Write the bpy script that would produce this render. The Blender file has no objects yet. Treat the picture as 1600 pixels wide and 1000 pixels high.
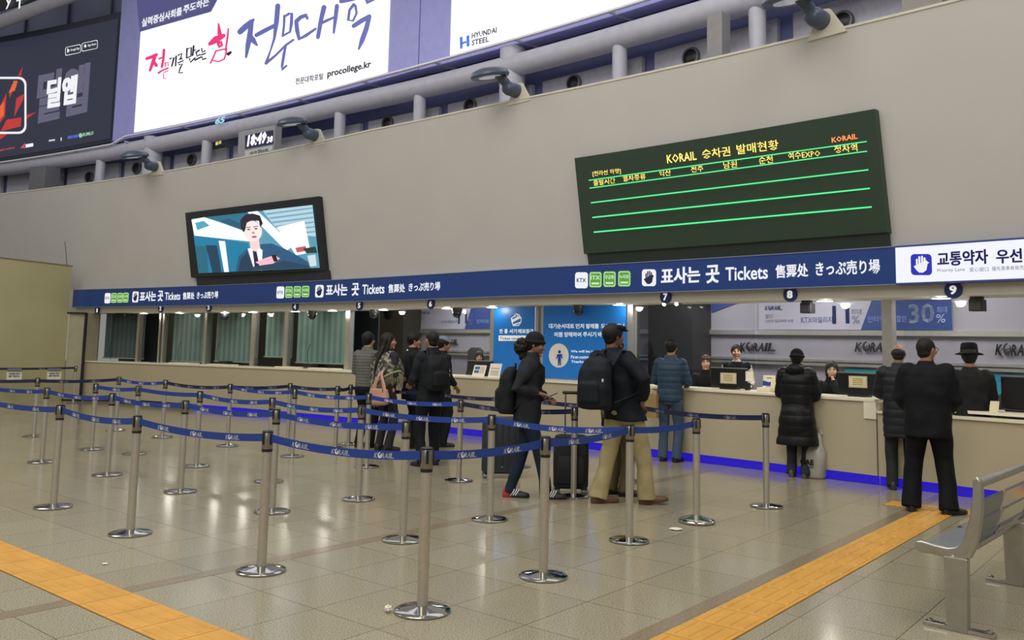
import bpy, bmesh, math, random
import numpy as np
from mathutils import Vector, Matrix, Euler, noise as mnoise
random.seed(7)
PI = math.pi
sc = bpy.context.scene
COL = sc.collection

# ------------------------------------------------------------------ camera
FPX, PITCH, ROLL, CAMH, PCX, PCY = 1330.0, 0.101712, 0.020068, 1.4876, 800.0, 414.37
_fw = Vector((0, math.cos(PITCH), math.sin(PITCH)))
_up = Vector((0, -math.sin(PITCH), math.cos(PITCH)))
_rt = Vector((1, 0, 0))
CR = math.cos(ROLL) * _rt + math.sin(ROLL) * _up
CU = -math.sin(ROLL) * _rt + math.cos(ROLL) * _up
cam_d = bpy.data.cameras.new('camera')
cam = bpy.data.objects.new('camera', cam_d)
COL.objects.link(cam)
cam.matrix_world = Matrix(((CR.x, CU.x, -_fw.x, 0), (CR.y, CU.y, -_fw.y, 0), (CR.z, CU.z, -_fw.z, CAMH), (0, 0, 0, 1)))
cam_d.sensor_fit = 'HORIZONTAL'
cam_d.sensor_width = 36.0
cam_d.lens = 36.0 * FPX / 1600.0
cam_d.shift_y = (PCY - 500.0) / 1600.0
cam_d.clip_start, cam_d.clip_end = 0.05, 200
sc.camera = cam

# ------------------------------------------------------------------ exposure, world, lights
vs = sc.view_settings
vs.view_transform = 'Standard'
vs.look = 'None'
vs.gamma = 1.0
vs.exposure = 0.0
vs.use_curve_mapping = False
world = bpy.data.worlds.new('hall_air')
sc.world = world
world.use_nodes = True
bg = world.node_tree.nodes['Background']
bg.inputs[0].default_value = (0.95, 0.93, 0.86, 1)
bg.inputs[1].default_value = 0.30

def area(name, loc, size, power, color=(1, .95, .86), target=None, size_y=None):
    l = bpy.data.lights.new(name, 'AREA')
    l.energy = power
    l.color = color
    l.shape = 'RECTANGLE'
    l.size = size
    l.size_y = size_y or size
    o = bpy.data.objects.new(name, l)
    COL.objects.link(o)
    o.location = loc
    d = (Vector(target) - Vector(loc)) if target else Vector((0, 0, -1))
    o.rotation_euler = d.to_track_quat('-Z', 'Y').to_euler()
    return o
area('hall_lamp', (-4, 6, 11.5), 7, 760, color=(1, .97, .91), target=(-4, 7, 0))
area('hall_lamp', (5, 3, 11.5), 6, 430, color=(1, .94, .80), target=(5, 5, 0))
area('hall_lamp', (-13, 14, 11.5), 6, 480, color=(1, .97, .92), target=(-12, 15, 0))
area('hall_lamp', (-4, -5, 9), 5, 620, color=(1, .97, .93), target=(-3, 8, 3.0))

# ------------------------------------------------------------------ materials
_mats = {}
def lin(h):
    if isinstance(h, str):
        h = h.lstrip('#')
        c = [int(h[i:i + 2], 16) / 255 for i in (0, 2, 4)]
    else:
        c = [v / 255 for v in h]
    return tuple(v / 12.92 if v <= .04045 else ((v + .055) / 1.055) ** 2.4 for v in c)

def M(name, col, rough=.55, metal=0., vary=.06, scale=6., bump=0., bscale=40., emit=None, estr=0., spec=.5, aniso=None):
    if name in _mats:
        return _mats[name]
    m = bpy.data.materials.new(name)
    m.use_nodes = True
    nt = m.node_tree
    b = nt.nodes['Principled BSDF']
    c = lin(col)
    b.inputs['Roughness'].default_value = rough
    b.inputs['Metallic'].default_value = metal
    b.inputs['Specular IOR Level'].default_value = spec
    tc = nt.nodes.new('ShaderNodeTexCoord')
    n = nt.nodes.new('ShaderNodeTexNoise')
    n.inputs['Scale'].default_value = scale
    n.inputs['Detail'].default_value = 4
    nt.links.new(tc.outputs['Object'], n.inputs['Vector'])
    r = nt.nodes.new('ShaderNodeValToRGB')
    r.color_ramp.elements[0].position = .3
    r.color_ramp.elements[1].position = .7
    r.color_ramp.elements[0].color = (*[v * (1 - vary) for v in c], 1)
    r.color_ramp.elements[1].color = (*[min(1, v * (1 + vary)) for v in c], 1)
    nt.links.new(n.outputs['Fac'], r.inputs['Fac'])
    nt.links.new(r.outputs['Color'], b.inputs['Base Color'])
    if bump:
        n2 = nt.nodes.new('ShaderNodeTexNoise')
        n2.inputs['Scale'].default_value = bscale
        n2.inputs['Detail'].default_value = 3
        if aniso:
            mp = nt.nodes.new('ShaderNodeMapping')
            mp.inputs['Scale'].default_value = aniso
            nt.links.new(tc.outputs['Object'], mp.inputs['Vector'])
            nt.links.new(mp.outputs['Vector'], n2.inputs['Vector'])
        else:
            nt.links.new(tc.outputs['Object'], n2.inputs['Vector'])
        bp = nt.nodes.new('ShaderNodeBump')
        bp.inputs['Strength'].default_value = bump
        bp.inputs['Distance'].default_value = .01
        nt.links.new(n2.outputs['Fac'], bp.inputs['Height'])
        nt.links.new(bp.outputs['Normal'], b.inputs['Normal'])
    if emit is not None:
        b.inputs['Emission Color'].default_value = (*lin(emit), 1)
        b.inputs['Emission Strength'].default_value = estr
    _mats[name] = m
    return m

def E_(name, col, strength=1.0):
    "glowing panel or letter"
    return M(name, (12, 12, 12), rough=.4, emit=col, estr=strength, vary=0.0)

def glass_mat():
    if 'pane_glass' in _mats:
        return _mats['pane_glass']
    m = bpy.data.materials.new('pane_glass')
    m.use_nodes = True
    nt = m.node_tree
    nt.nodes.clear()
    out = nt.nodes.new('ShaderNodeOutputMaterial')
    mx = nt.nodes.new('ShaderNodeMixShader')
    tr = nt.nodes.new('ShaderNodeBsdfTransparent')
    tr.inputs[0].default_value = (.93, .95, .95, 1)
    gl = nt.nodes.new('ShaderNodeBsdfGlossy')
    gl.inputs['Roughness'].default_value = .02
    lw = nt.nodes.new('ShaderNodeLayerWeight')
    lw.inputs['Blend'].default_value = .5
    pw = nt.nodes.new('ShaderNodeMath')
    pw.operation = 'POWER'
    pw.inputs[1].default_value = 5
    nt.links.new(lw.outputs['Facing'], pw.inputs[0])
    ma = nt.nodes.new('ShaderNodeMath')
    ma.operation = 'MULTIPLY_ADD'
    ma.inputs[1].default_value = .9
    ma.inputs[2].default_value = .03
    nt.links.new(pw.outputs[0], ma.inputs[0])
    nt.links.new(ma.outputs[0], mx.inputs[0])
    nt.links.new(tr.outputs[0], mx.inputs[1])
    nt.links.new(gl.outputs[0], mx.inputs[2])
    nt.links.new(mx.outputs[0], out.inputs[0])
    _mats['pane_glass'] = m
    return m

# ------------------------------------------------------------------ mesh helpers
class MB:
    def __init__(s):
        s.v, s.f, s.m = [], [], []
        s.mi = 0
        s.T = None
    def add(s, vs, fs):
        b = len(s.v)
        if s.T is not None:
            vs = [tuple(s.T @ Vector(p)) for p in vs]
        s.v += [tuple(p) for p in vs]
        s.f += [tuple(b + i for i in f) for f in fs]
        s.m += [s.mi] * len(fs)
    def box(s, c, size, rot=None):
        hx, hy, hz = size[0] / 2, size[1] / 2, size[2] / 2
        vs = [Vector((x, y, z)) for x in (-hx, hx) for y in (-hy, hy) for z in (-hz, hz)]
        if rot is not None:
            vs = [rot @ p for p in vs]
        c = Vector(c)
        s.add([p + c for p in vs], [(0, 1, 3, 2), (4, 6, 7, 5), (0, 4, 5, 1), (2, 3, 7, 6), (0, 2, 6, 4), (1, 5, 7, 3)])
    def hexa(s, p):
        "eight corners: near quad then far quad, same winding"
        s.add(p, [(0, 1, 2, 3), (7, 6, 5, 4), (0, 4, 5, 1), (1, 5, 6, 2), (2, 6, 7, 3), (3, 7, 4, 0)])
    def lathe(s, prof, n=24, c=(0, 0, 0)):
        vs, fs = [], []
        k = len(prof)
        for i in range(n):
            a = 2 * PI * i / n
            for r, z in prof:
                vs.append((c[0] + r * math.cos(a), c[1] + r * math.sin(a), c[2] + z))
        for i in range(n):
            j = (i + 1) % n
            for q in range(k - 1):
                fs.append((i * k + q, j * k + q, j * k + q + 1, i * k + q + 1))
        fs.append(tuple(i * k for i in range(n))[::-1])
        fs.append(tuple(i * k + k - 1 for i in range(n)))
        s.add(vs, fs)
    def path(s, pts, rad, n=12, flat=1.0, caps=True, side=None):
        "tube along points with one radius per point and rounded ends"
        P_ = [Vector(p) for p in pts]
        R_ = list(rad) if hasattr(rad, '__len__') else [rad] * len(P_)
        if caps:
            d0 = (P_[0] - P_[1]).normalized()
            d1 = (P_[-1] - P_[-2]).normalized()
            P_ = [P_[0] + d0 * R_[0] * .8, P_[0] + d0 * R_[0] * .5] + P_ + [P_[-1] + d1 * R_[-1] * .5, P_[-1] + d1 * R_[-1] * .8]
            R_ = [R_[0] * .45, R_[0] * .86] + R_ + [R_[-1] * .86, R_[-1] * .45]
        vs, fs = [], []
        t = (P_[1] - P_[0]).normalized()
        a = Vector(side) if side is not None else (Vector((1, 0, 0)) if abs(t.x) < .8 else Vector((0, 1, 0)))
        for i, p in enumerate(P_):
            if i == 0: t = (P_[1] - P_[0])
            elif i == len(P_) - 1: t = (P_[-1] - P_[-2])
            else: t = (P_[i + 1] - P_[i]).normalized() + (P_[i] - P_[i - 1]).normalized()
            t = t.normalized() if t.length > 1e-9 else Vector((0, 0, 1))
            a = (a - t * a.dot(t)).normalized()
            b = t.cross(a)
            for q in range(n):
                w = 2 * PI * q / n
                vs.append(p + a * math.cos(w) * R_[i] + b * math.sin(w) * R_[i] * flat)
        for i in range(len(P_) - 1):
            for q in range(n):
                r = (q + 1) % n
                fs.append((i * n + q, i * n + r, (i + 1) * n + r, (i + 1) * n + q))
        fs.append(tuple(range(n))[::-1])
        fs.append(tuple((len(P_) - 1) * n + q for q in range(n)))
        s.add(vs, fs)
    def rings(s, rg, n=24, ex=2.4):
        "stack of superellipse rings (cx, cy, z, rx, ry)"
        vs, fs = [], []
        for cx, cy, z, rx, ry in rg:
            for q in range(n):
                w = 2 * PI * q / n
                c_, s_ = math.cos(w), math.sin(w)
                vs.append((cx + rx * math.copysign(abs(c_) ** (2 / ex), c_), cy + ry * math.copysign(abs(s_) ** (2 / ex), s_), z))
        for i in range(len(rg) - 1):
            for q in range(n):
                r = (q + 1) % n
                fs.append((i * n + q, i * n + r, (i + 1) * n + r, (i + 1) * n + q))
        fs.append(tuple(range(n))[::-1])
        fs.append(tuple((len(rg) - 1) * n + q for q in range(n)))
        s.add(vs, fs)
    def ball(s, c, r, n=16, m=10, fn=None):
        r = r if hasattr(r, '__len__') else (r, r, r)
        vs, fs = [], []
        for i in range(m + 1):
            a = -PI / 2 + PI * i / m
            for q in range(n):
                w = 2 * PI * q / n
                u = Vector((math.cos(a) * math.cos(w), math.cos(a) * math.sin(w), math.sin(a)))
                if fn: u = fn(u)
                vs.append((c[0] + r[0] * u.x, c[1] + r[1] * u.y, c[2] + r[2] * u.z))
        for i in range(m):
            for q in range(n):
                z = (q + 1) % n
                fs.append((i * n + q, i * n + z, (i + 1) * n + z, (i + 1) * n + q))
        s.add(vs, fs)
    def prism(s, poly, z0, z1):
        n = len(poly)
        vs = [(x, y, z0) for x, y in poly] + [(x, y, z1) for x, y in poly]
        s.add(vs, [tuple(range(n))[::-1], tuple(range(n, 2 * n))] + [(i, (i + 1) % n, n + (i + 1) % n, n + i) for i in range(n)])
    def mesh(s, name, mats, smooth=None, bevel=0, segs=2):
        me = bpy.data.meshes.new(name)
        me.from_pydata(s.v, [], s.f)
        for m in (mats if isinstance(mats, (list, tuple)) else [mats]):
            me.materials.append(m)
        if len(me.polygons) == len(s.m):
            me.polygons.foreach_set('material_index', s.m)
        bm = bmesh.new()
        bm.from_mesh(me)
        bmesh.ops.remove_doubles(bm, verts=bm.verts, dist=1e-6)
        bmesh.ops.recalc_face_normals(bm, faces=bm.faces)
        if bevel:
            eds = [e for e in bm.edges if len(e.link_faces) == 2 and e.calc_face_angle(0) > .6]
            bmesh.ops.bevel(bm, geom=eds, offset=bevel, segments=segs, affect='EDGES', profile=.5, clamp_overlap=True)
        bm.to_mesh(me)
        bm.free()
        if smooth is not None:
            me.polygons.foreach_set('use_smooth', [True] * len(me.polygons))
            try:
                me.set_sharp_from_angle(angle=smooth)
            except Exception:
                pass
        me.update()
        return me
    def build(s, name, mats, parent=None, smooth=None, bevel=0, segs=2):
        return link(name, s.mesh(name, mats, smooth, bevel, segs), parent)

def link(name, me, parent=None):
    o = bpy.data.objects.new(name, me)
    COL.objects.link(o)
    if parent is not None:
        o.parent = parent
    return o

def tag(o, label, cat, group=None, kind=None):
    if label: o['label'] = label
    if cat: o['category'] = cat
    if group: o['group'] = group
    if kind: o['kind'] = kind
    return o

def struct(o, kind='structure'):
    o['kind'] = kind
    return o

def empty(name, loc=(0, 0, 0), rz=0., label=None, cat=None, group=None, scale=1.0):
    o = bpy.data.objects.new(name, None)
    COL.objects.link(o)
    o.location = loc
    o.rotation_euler = (0, 0, rz)
    o.scale = (scale,) * 3
    o.empty_display_size = .1
    tag(o, label, cat, group)
    return o

def copy_tree(o, parent=None):
    c = o.copy()
    COL.objects.link(c)
    c.parent = parent
    for ch in list(o.children):
        copy_tree(ch, c)
    return c

# ------------------------------------------------------------------ the curved ticket wall: s along it, d behind the counter front, z up
AX, AY, AR = -38.061, -27.681, 56.943
TH0 = math.atan2(math.sqrt(AR ** 2 - AX ** 2), -AX)
def Praw(s, d, z):
    t = TH0 - s / AR
    return Vector((AX + (AR + d) * math.cos(t), AY + (AR + d) * math.sin(t), z))
def zf(s):
    return 1 - .0044 * max(0., s)
def P(s, d, z):
    return Praw(s, d, z * zf(s))
def nrm(s):
    t = TH0 - s / AR
    return Vector((-math.cos(t), -math.sin(t), 0))      # towards the hall
def tan_(s):
    t = TH0 - s / AR
    return Vector((math.sin(t), -math.cos(t), 0))
TILT = math.radians(10)
def dwall(z):
    return .1 - math.tan(TILT) * (z - 2.88)
def ray(px, py):
    return (CR * ((px - PCX) / FPX) - CU * ((py - PCY) / FPX) + _fw).normalized()
def hit(px, py, d):
    "where the line of sight of a measured picture point meets a wall surface: (s, z, distance)"
    df = d if callable(d) else (lambda z: d)
    dv = ray(px, py)
    o = Vector((0, 0, CAMH))
    def val(t):
        p = o + dv * t
        return math.hypot(p.x - AX, p.y - AY) - AR - df(p.z)
    a = 2.
    while a < 60 and not (val(a) < 0 <= val(a + .25)):
        a += .25
    b = a + .25
    for _ in range(40):
        m = (a + b) / 2
        if val(m) < 0: a = m
        else: b = m
    p = o + dv * a
    return (TH0 - math.atan2(p.y - AY, p.x - AX)) * AR, p.z, a
def floor_pt(px, py, z=0.):
    dv = ray(px, py)
    t = (z - CAMH) / dv.z
    return Vector((0, 0, CAMH)) + dv * t

def arc_slab(mb, s0, s1, dA, dB, zA, zB, n=None, raw=False):
    "curved box between two depths and two heights (each may be a function)"
    n = n or max(1, int(abs(s1 - s0) / .6))
    fa = dA if callable(dA) else (lambda z: dA)
    fb = dB if callable(dB) else (lambda z: dB)
    za = zA if callable(zA) else (lambda s: zA)
    zb = zB if callable(zB) else (lambda s: zB)
    F = Praw if raw else P
    vs, fs = [], []
    for i in range(n + 1):
        s = s0 + (s1 - s0) * i / n
        vs += [F(s, fa(za(s)), za(s)), F(s, fb(za(s)), za(s)), F(s, fb(zb(s)), zb(s)), F(s, fa(zb(s)), zb(s))]
    for i in range(n):
        for q in range(4):
            r = (q + 1) % 4
            fs.append((4 * i + q, 4 * i + r, 4 * i + 4 + r, 4 * i + 4 + q))
    fs += [(0, 1, 2, 3), (4 * n + 3, 4 * n + 2, 4 * n + 1, 4 * n)]
    mb.add(vs, fs)

# ------------------------------------------------------------------ lettering
_tc = {}
def glyphs(txt, bold=0., shear=0., res=2):
    k = (txt, bold, shear, res)
    if k in _tc: return _tc[k]
    cu = bpy.data.curves.new('lettering', 'FONT')
    cu.body = txt
    cu.size = 1
    cu.offset = bold
    cu.shear = shear
    cu.resolution_u = res
    cu.fill_mode = 'FRONT'
    o = bpy.data.objects.new('lettering', cu)
    COL.objects.link(o)
    bpy.context.view_layer.update()
    me = bpy.data.meshes.new_from_object(o.evaluated_get(bpy.context.evaluated_depsgraph_get()))
    v = np.array([tuple(p.co)[:2] for p in me.vertices]) if len(me.vertices) else np.zeros((0, 2))
    f = [tuple(p.vertices) for p in me.polygons]
    bpy.data.objects.remove(o)
    bpy.data.curves.remove(cu)
    bpy.data.meshes.remove(me)
    lo, hi = v.min(0), v.max(0)
    asp = (hi[0] - lo[0]) / max(1e-6, hi[1] - lo[1])
    v = (v - lo) / (hi - lo)
    _tc[k] = (v, f, asp)
    return _tc[k]

def put_text(mb, txt, fmap, bold=0., shear=0., res=2):
    v, f, asp = glyphs(txt, min(bold, .015), shear, res)
    w = max(0., bold - .012) * 1.1
    if w <= 0:
        mb.add([fmap(a, b) for a, b in v], f)
        return
    du = w / max(.4, asp)                       # heavier weight: overprinted copies a hair apart
    for k, (a0, b0) in enumerate(((-1, -1), (1, -1), (-1, 1), (1, 1), (0, 0))):
        mb.add([Vector(fmap((a + a0 * du) / 1., b + b0 * w * .6)) for a, b in v], f)

def span(x0, y0, x1, y1, hpx, d, off=.004):
    "map the unit square onto a strip of the wall surface d lying between two measured points, hpx tall"
    a, b = hit(x0, y0, d), hit(x1, y1, d)
    df = d if callable(d) else (lambda z: d)
    ha, hb = hpx * a[2] / FPX, hpx * b[2] / FPX
    def fm(u, v):
        s = a[0] + (b[0] - a[0]) * u
        z = a[1] + (b[1] - a[1]) * u + (v - .5) * (ha + (hb - ha) * u)
        return Praw(s, df(z) - off, z)
    return fm

def poly_on(mb, pts, d, off=.003):
    "flat polygon on the wall surface, given by measured points"
    df = d if callable(d) else (lambda z: d)
    vs = []
    for x, y in pts:
        s, z, t = hit(x, y, d)
        vs.append(Praw(s, df(z) - off, z))
    mb.add(vs, [tuple(range(len(vs)))])

def logo(mb, fmap, bold=.02):
    "K, a globe with a swoosh, RAIL"
    for txt, a, b in (('K', 0, .155), ('R', .385, .52), ('A', .53, .69), ('I', .71, .77), ('L', .80, 1.0)):
        put_text(mb, txt, lambda u, v, a=a, b=b: fmap(a + (b - a) * u + .05 * (v - .5), v * .86), bold, 0, 1)
    n = 18
    ring = [(.275 + .105 * math.cos(2 * PI * i / n), .47 + .50 * math.sin(2 * PI * i / n)) for i in range(n)]
    inner = [(.285 + .055 * math.cos(2 * PI * i / n), .56 + .26 * math.sin(2 * PI * i / n)) for i in range(n)]
    vs = [fmap(*p) for p in ring] + [fmap(*p) for p in inner]
    mb.add(vs, [(i, (i + 1) % n, n + (i + 1) % n, n + i) for i in range(n) if i not in (2, 3)])
    mb.add([fmap(.22, .42), fmap(.36, .60), fmap(.36, .50), fmap(.22, .34)], [(0, 1, 2, 3)])

def rrect(x0, y0, x1, y1, r, n=4):
    pts = []
    for cx, cy, a0 in ((x1 - r, y1 - r, 0), (x0 + r, y1 - r, 90), (x0 + r, y0 + r, 180), (x1 - r, y0 + r, 270)):
        for i in range(n + 1):
            a = math.radians(a0 + 90 * i / n)
            pts.append((cx + r * math.cos(a), cy + r * math.sin(a)))
    return pts

def wbuild(mb, name, mats, parent=None, **k):
    "build from world coordinates under a parent that already stands at its place"
    o = mb.build(name, mats, parent, **k)
    if parent is not None:
        if parent.parent is None:
            o.matrix_parent_inverse = Matrix.LocRotScale(parent.location, parent.rotation_euler, parent.scale).inverted()
        else:
            o.matrix_parent_inverse = Matrix.Identity(4)
    return o

# ================================================================== SETTING
GA = math.radians(-39.5)                         # direction of the floor joints
GU, GV = Vector((-.7771, .6293, 0)), Vector((.6361, .7716, 0))
GV = Vector((math.sin(-GA), math.cos(-GA), 0))
GU = Vector((-math.cos(GA), -math.sin(GA), 0))   # towards the far left
def grid(u, v, z=0.):
    p = GU * u + GV * v
    return Vector((p.x, p.y, z))

def floor_mat():
    m = bpy.data.materials.new('polished_granite')
    m.use_nodes = True
    nt = m.node_tree
    N, L = nt.nodes, nt.links
    b = N['Principled BSDF']
    tc = N.new('ShaderNodeTexCoord')
    mp = N.new('ShaderNodeMapping')
    mp.inputs['Rotation'].default_value = (0, 0, -GA)
    mp.inputs['Location'].default_value = (4.60, -3.21, 0)
    L.new(tc.outputs['Object'], mp.inputs['Vector'])
    br = N.new('ShaderNodeTexBrick')
    br.offset = 0
    br.squash = 1
    br.inputs['Scale'].default_value = 1
    br.inputs['Brick Width'].default_value = .535
    br.inputs['Row Height'].default_value = .6
    br.inputs['Mortar Size'].default_value = .0028
    br.inputs['Mortar Smooth'].default_value = .2
    br.inputs['Bias'].default_value = 0
    br.inputs['Color1'].default_value = (*lin('a29b86'), 1)
    br.inputs['Color2'].default_value = (*lin('aba48f'), 1)
    br.inputs['Mortar'].default_value = (*lin('5e564a'), 1)
    L.new(mp.outputs['Vector'], br.inputs['Vector'])
    sp = N.new('ShaderNodeTexNoise')
    sp.inputs['Scale'].default_value = 120
    sp.inputs['Detail'].default_value = 3
    sp.inputs['Roughness'].default_value = .7
    L.new(tc.outputs['Object'], sp.inputs['Vector'])
    rp = N.new('ShaderNodeValToRGB')
    rp.color_ramp.elements[0].position = .40
    rp.color_ramp.elements[0].color = (.42, .40, .36, 1)
    rp.color_ramp.elements[1].position = .56
    rp.color_ramp.elements[1].color = (1.06, 1.05, 1.02, 1)
    L.new(sp.outputs['Fac'], rp.inputs['Fac'])
    mx = N.new('ShaderNodeMix')
    mx.data_type = 'RGBA'
    mx.blend_type = 'MULTIPLY'
    mx.inputs['Factor'].default_value = .9
    L.new(br.outputs['Color'], mx.inputs['A'])
    L.new(rp.outputs['Color'], mx.inputs['B'])
    big = N.new('ShaderNodeTexNoise')
    big.inputs['Scale'].default_value = .55
    big.inputs['Detail'].default_value = 5
    L.new(tc.outputs['Object'], big.inputs['Vector'])
    mr = N.new('ShaderNodeMapRange')
    mr.inputs['To Min'].default_value = .10
    mr.inputs['To Max'].default_value = .20
    L.new(big.outputs['Fac'], mr.inputs['Value'])
    L.new(mr.outputs['Result'], b.inputs['Roughness'])
    L.new(mx.outputs['Result'], b.inputs['Base Color'])
    b.inputs['Specular IOR Level'].default_value = .36
    return m

mb = MB()
mb.add([(-34, -12, 0), (24, -12, 0), (24, 34, 0), (-34, 34, 0)], [(0, 1, 2, 3)])
floor = struct(mb.build('floor', floor_mat()))
TRIM = [0]
def trim(mb, mat, smooth=None, bevel=0):
    TRIM[0] += 1
    return struct(mb.build('trim_%d' % TRIM[0], mat, None, smooth, bevel))

brown = M('brown_granite', '8a7c66', rough=.2, vary=.2, scale=60)
for u0, u1, v0, v1 in ((5.12, 5.25, -2, 10.45), (2.375, 2.48, -1, 10.5)):
    mb = MB()
    mb.hexa([grid(u0, v0, -.01), grid(u1, v0, -.01), grid(u1, v1, -.01), grid(u0, v1, -.01), grid(u0, v0, .0015), grid(u1, v0, .0015), grid(u1, v1, .0015), grid(u0, v1, .0015)])
    trim(mb, brown)

# tactile paving: 0.32 m wide runs of ribbed tiles
yel = M('tactile_yellow', 'cb963e', rough=.5, vary=.10, scale=4)
yel_d = M('tactile_joint', '8c6a2e', rough=.7)
def paving(label, u0, u1, v0, v1, along, dots=False, step=.32):
    w = MB()
    L_ = (u1 - u0) if along == 'u' else (v1 - v0)
    t = step
    def pt(a, c, z):
        return grid(u0 + a, v0 + c, z) if along == 'u' else grid(u0 + c, v0 + a, z)
    W_ = (v1 - v0) if along == 'u' else (u1 - u0)
    w.mi = 1
    w.hexa([pt(0, 0, -.01), pt(L_, 0, -.01), pt(L_, W_, -.01), pt(0, W_, -.01), pt(0, 0, .003), pt(L_, 0, .003), pt(L_, W_, .003), pt(0, W_, .003)])
    w.mi = 0
    a = 0
    while a < L_ - .02:
        b = min(a + t, L_)
        w.hexa([pt(a + .003, .003, .002), pt(b - .003, .003, .002), pt(b - .003, W_ - .003, .002), pt(a + .003, W_ - .003, .002)] +
               [pt(a + .003, .003, .006), pt(b - .003, .003, .006), pt(b - .003, W_ - .003, .006), pt(a + .003, W_ - .003, .006)])
        if dots:
            k = max(1, round((b - a) / .064))
            for i in range(k):
                for j in range(max(1, round(W_ / .064))):
                    c = pt(a + .032 + i * .064, .032 + j * .064, .006)
                    w.lathe([(.016, 0), (.014, .004), (.006, .005)], 8, c)
        else:
            for j in range(4):
                c0 = W_ * (j + .5) / 4
                r = .017
                q = [(a + .025, c0 - r), (b - .025, c0 - r), (b - .025, c0 + r), (a + .025, c0 + r)]
                q2 = [(a + .03, c0 - r * .6), (b - .03, c0 - r * .6), (b - .03, c0 + r * .6), (a + .03, c0 + r * .6)]
                w.hexa([pt(x, y, .005) for x, y in q] + [pt(x, y, .011) for x, y in q2])
        a = b
    o = w.build('tactile_paving', [yel, yel_d])
    tag(o, label, 'paving', 'yellow tactile paving strips')
    return o
paving('yellow tactile paving strip crossing the near left corner of the floor', .6, 9.5, 2.33, 2.655, 'u')
paving('long yellow tactile paving strip running up beside the metal bench', 2.035, 2.36, 1.0, 9.36, 'v')
paving('short bumpy yellow tactile patch at the foot of the counter near the large suited man', .15, 2.72, 9.36, 9.68, 'u', True)

# ------------------------------------------------------------------ walls
white_wall = M('warm_white_panel', 'c0bdb9', rough=.6, vary=.02, scale=1.2)
fascia_m = M('fascia_white', 'cfc9bb', rough=.5, vary=.02)
def walltop(s):
    return 5.8 - (.013 * (-3.4 - s) if s < -3.4 else .0138 * (s + 3.4))
mb = MB()
arc_slab(mb, -24, 11, dwall, lambda z: dwall(z) + .14, 2.78, walltop)
wall_upper = struct(mb.build('wall_front', white_wall, smooth=.5))
mb = MB()
def cap(s0, s1):
    arc_slab(mb, s0, s1, lambda z: dwall(z) - .012, lambda z: dwall(z) + .16, walltop, lambda s: walltop(s) + .03)
cap(-24, 11)
trim(mb, M('wall_cap', 'd8d4c8', rough=.4), smooth=.5)
mb = MB()
arc_slab(mb, -16.5, 11, .1, .3, 2.30, 2.92)
trim(mb, fascia_m, smooth=.5)
mb = MB()
arc_slab(mb, -16.5, 11, .3, .74, 2.305, 2.36)
trim(mb, fascia_m, smooth=.5)
mb = MB()
arc_slab(mb, -16.5, 11, .3, 2.85, 2.9, 2.95)
struct(mb.build('ceiling', fascia_m, smooth=.5))
# seam where the upper wall turns at the left
mb = MB()
arc_slab(mb, -14.66, -14.63, lambda z: dwall(z) - .004, lambda z: dwall(z) + .02, 2.95, 4.2, 1)
trim(mb, M('seam_dark', '6f6c66'))

# olive partition on the left, running towards the viewer
olive = M('olive_panel', 'b3ac84', rough=.45, vary=.03, scale=1.5)
A0, B0 = Vector((-11.61, 22.38, 0)), Vector((-12.28, 20.78, 0))
dv = (B0 - A0).normalized()
nv = Vector((dv.y, -dv.x, 0))
if nv.x > 0: nv = -nv
mb = MB()
E0 = A0 + dv * 8
mb.hexa([A0, E0, E0 + nv * .2, A0 + nv * .2] + [p + Vector((0, 0, 3.5)) for p in (A0, E0, E0 + nv * .2, A0 + nv * .2)])
struct(mb.build('wall_left', olive))
mb = MB()
mb.hexa([p + Vector((0, 0, z)) for z in (3.5, 3.53) for p in (A0 - dv * .02 - nv * .01, E0 - nv * .01, E0 + nv * .22, A0 - dv * .02 + nv * .22)])
trim(mb, M('olive_edge', '77745c', rough=.5))
# grey pier between the partition and the counter
C0 = Vector((-11.15, 22.42, 0))
mb = MB()
mb.hexa([A0 + Vector((.02, .0, z)) if i == 0 else (C0 + Vector((0, 0, z)) if i == 1 else (C0 + Vector((.1, .5, z)) if i == 2 else A0 + Vector((.0, .5, z)))) for z in (0, 2.30) for i in range(4)])
struct(mb.build('wall_pier', M('pier_grey', 'a39c84', rough=.5)))
mb = MB()
blk = M('black_gap', '17171a', rough=.6)
mb.box(C0 + Vector((.0, -.03, 1.14)), (.05, .06, 2.28))
mb.box((A0 + C0) / 2 + Vector((.0, -.04, .02)), (.46, .06, .04))
mb.box((A0 + C0) / 2 + Vector((.0, -.04, 2.28)), (.5, .06, .04))
trim(mb, blk)

# dark glazed wall high behind the advertising screens
mb = MB()
arc_slab(mb, -30, 12, 3.2, 3.4, 5.5, 16, raw=True)
struct(mb.build('wall_back', M('dark_glazing', '7a7ea6', rough=.5, vary=.15, scale=1)))
mb = MB()
for s in np.arange(-29, 12, 1.9):
    arc_slab(mb, s, s + .05, 3.1, 3.25, 8, 16, 1, True)
trim(mb, M('glazing_bar', '585a6e', rough=.4))
# shelf floor behind the parapet
mb = MB()
arc_slab(mb, -30, 12, -.2, 3.2, 5.2, 5.3, raw=True)
trim(mb, M('shelf_grey', '75757c'))

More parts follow.
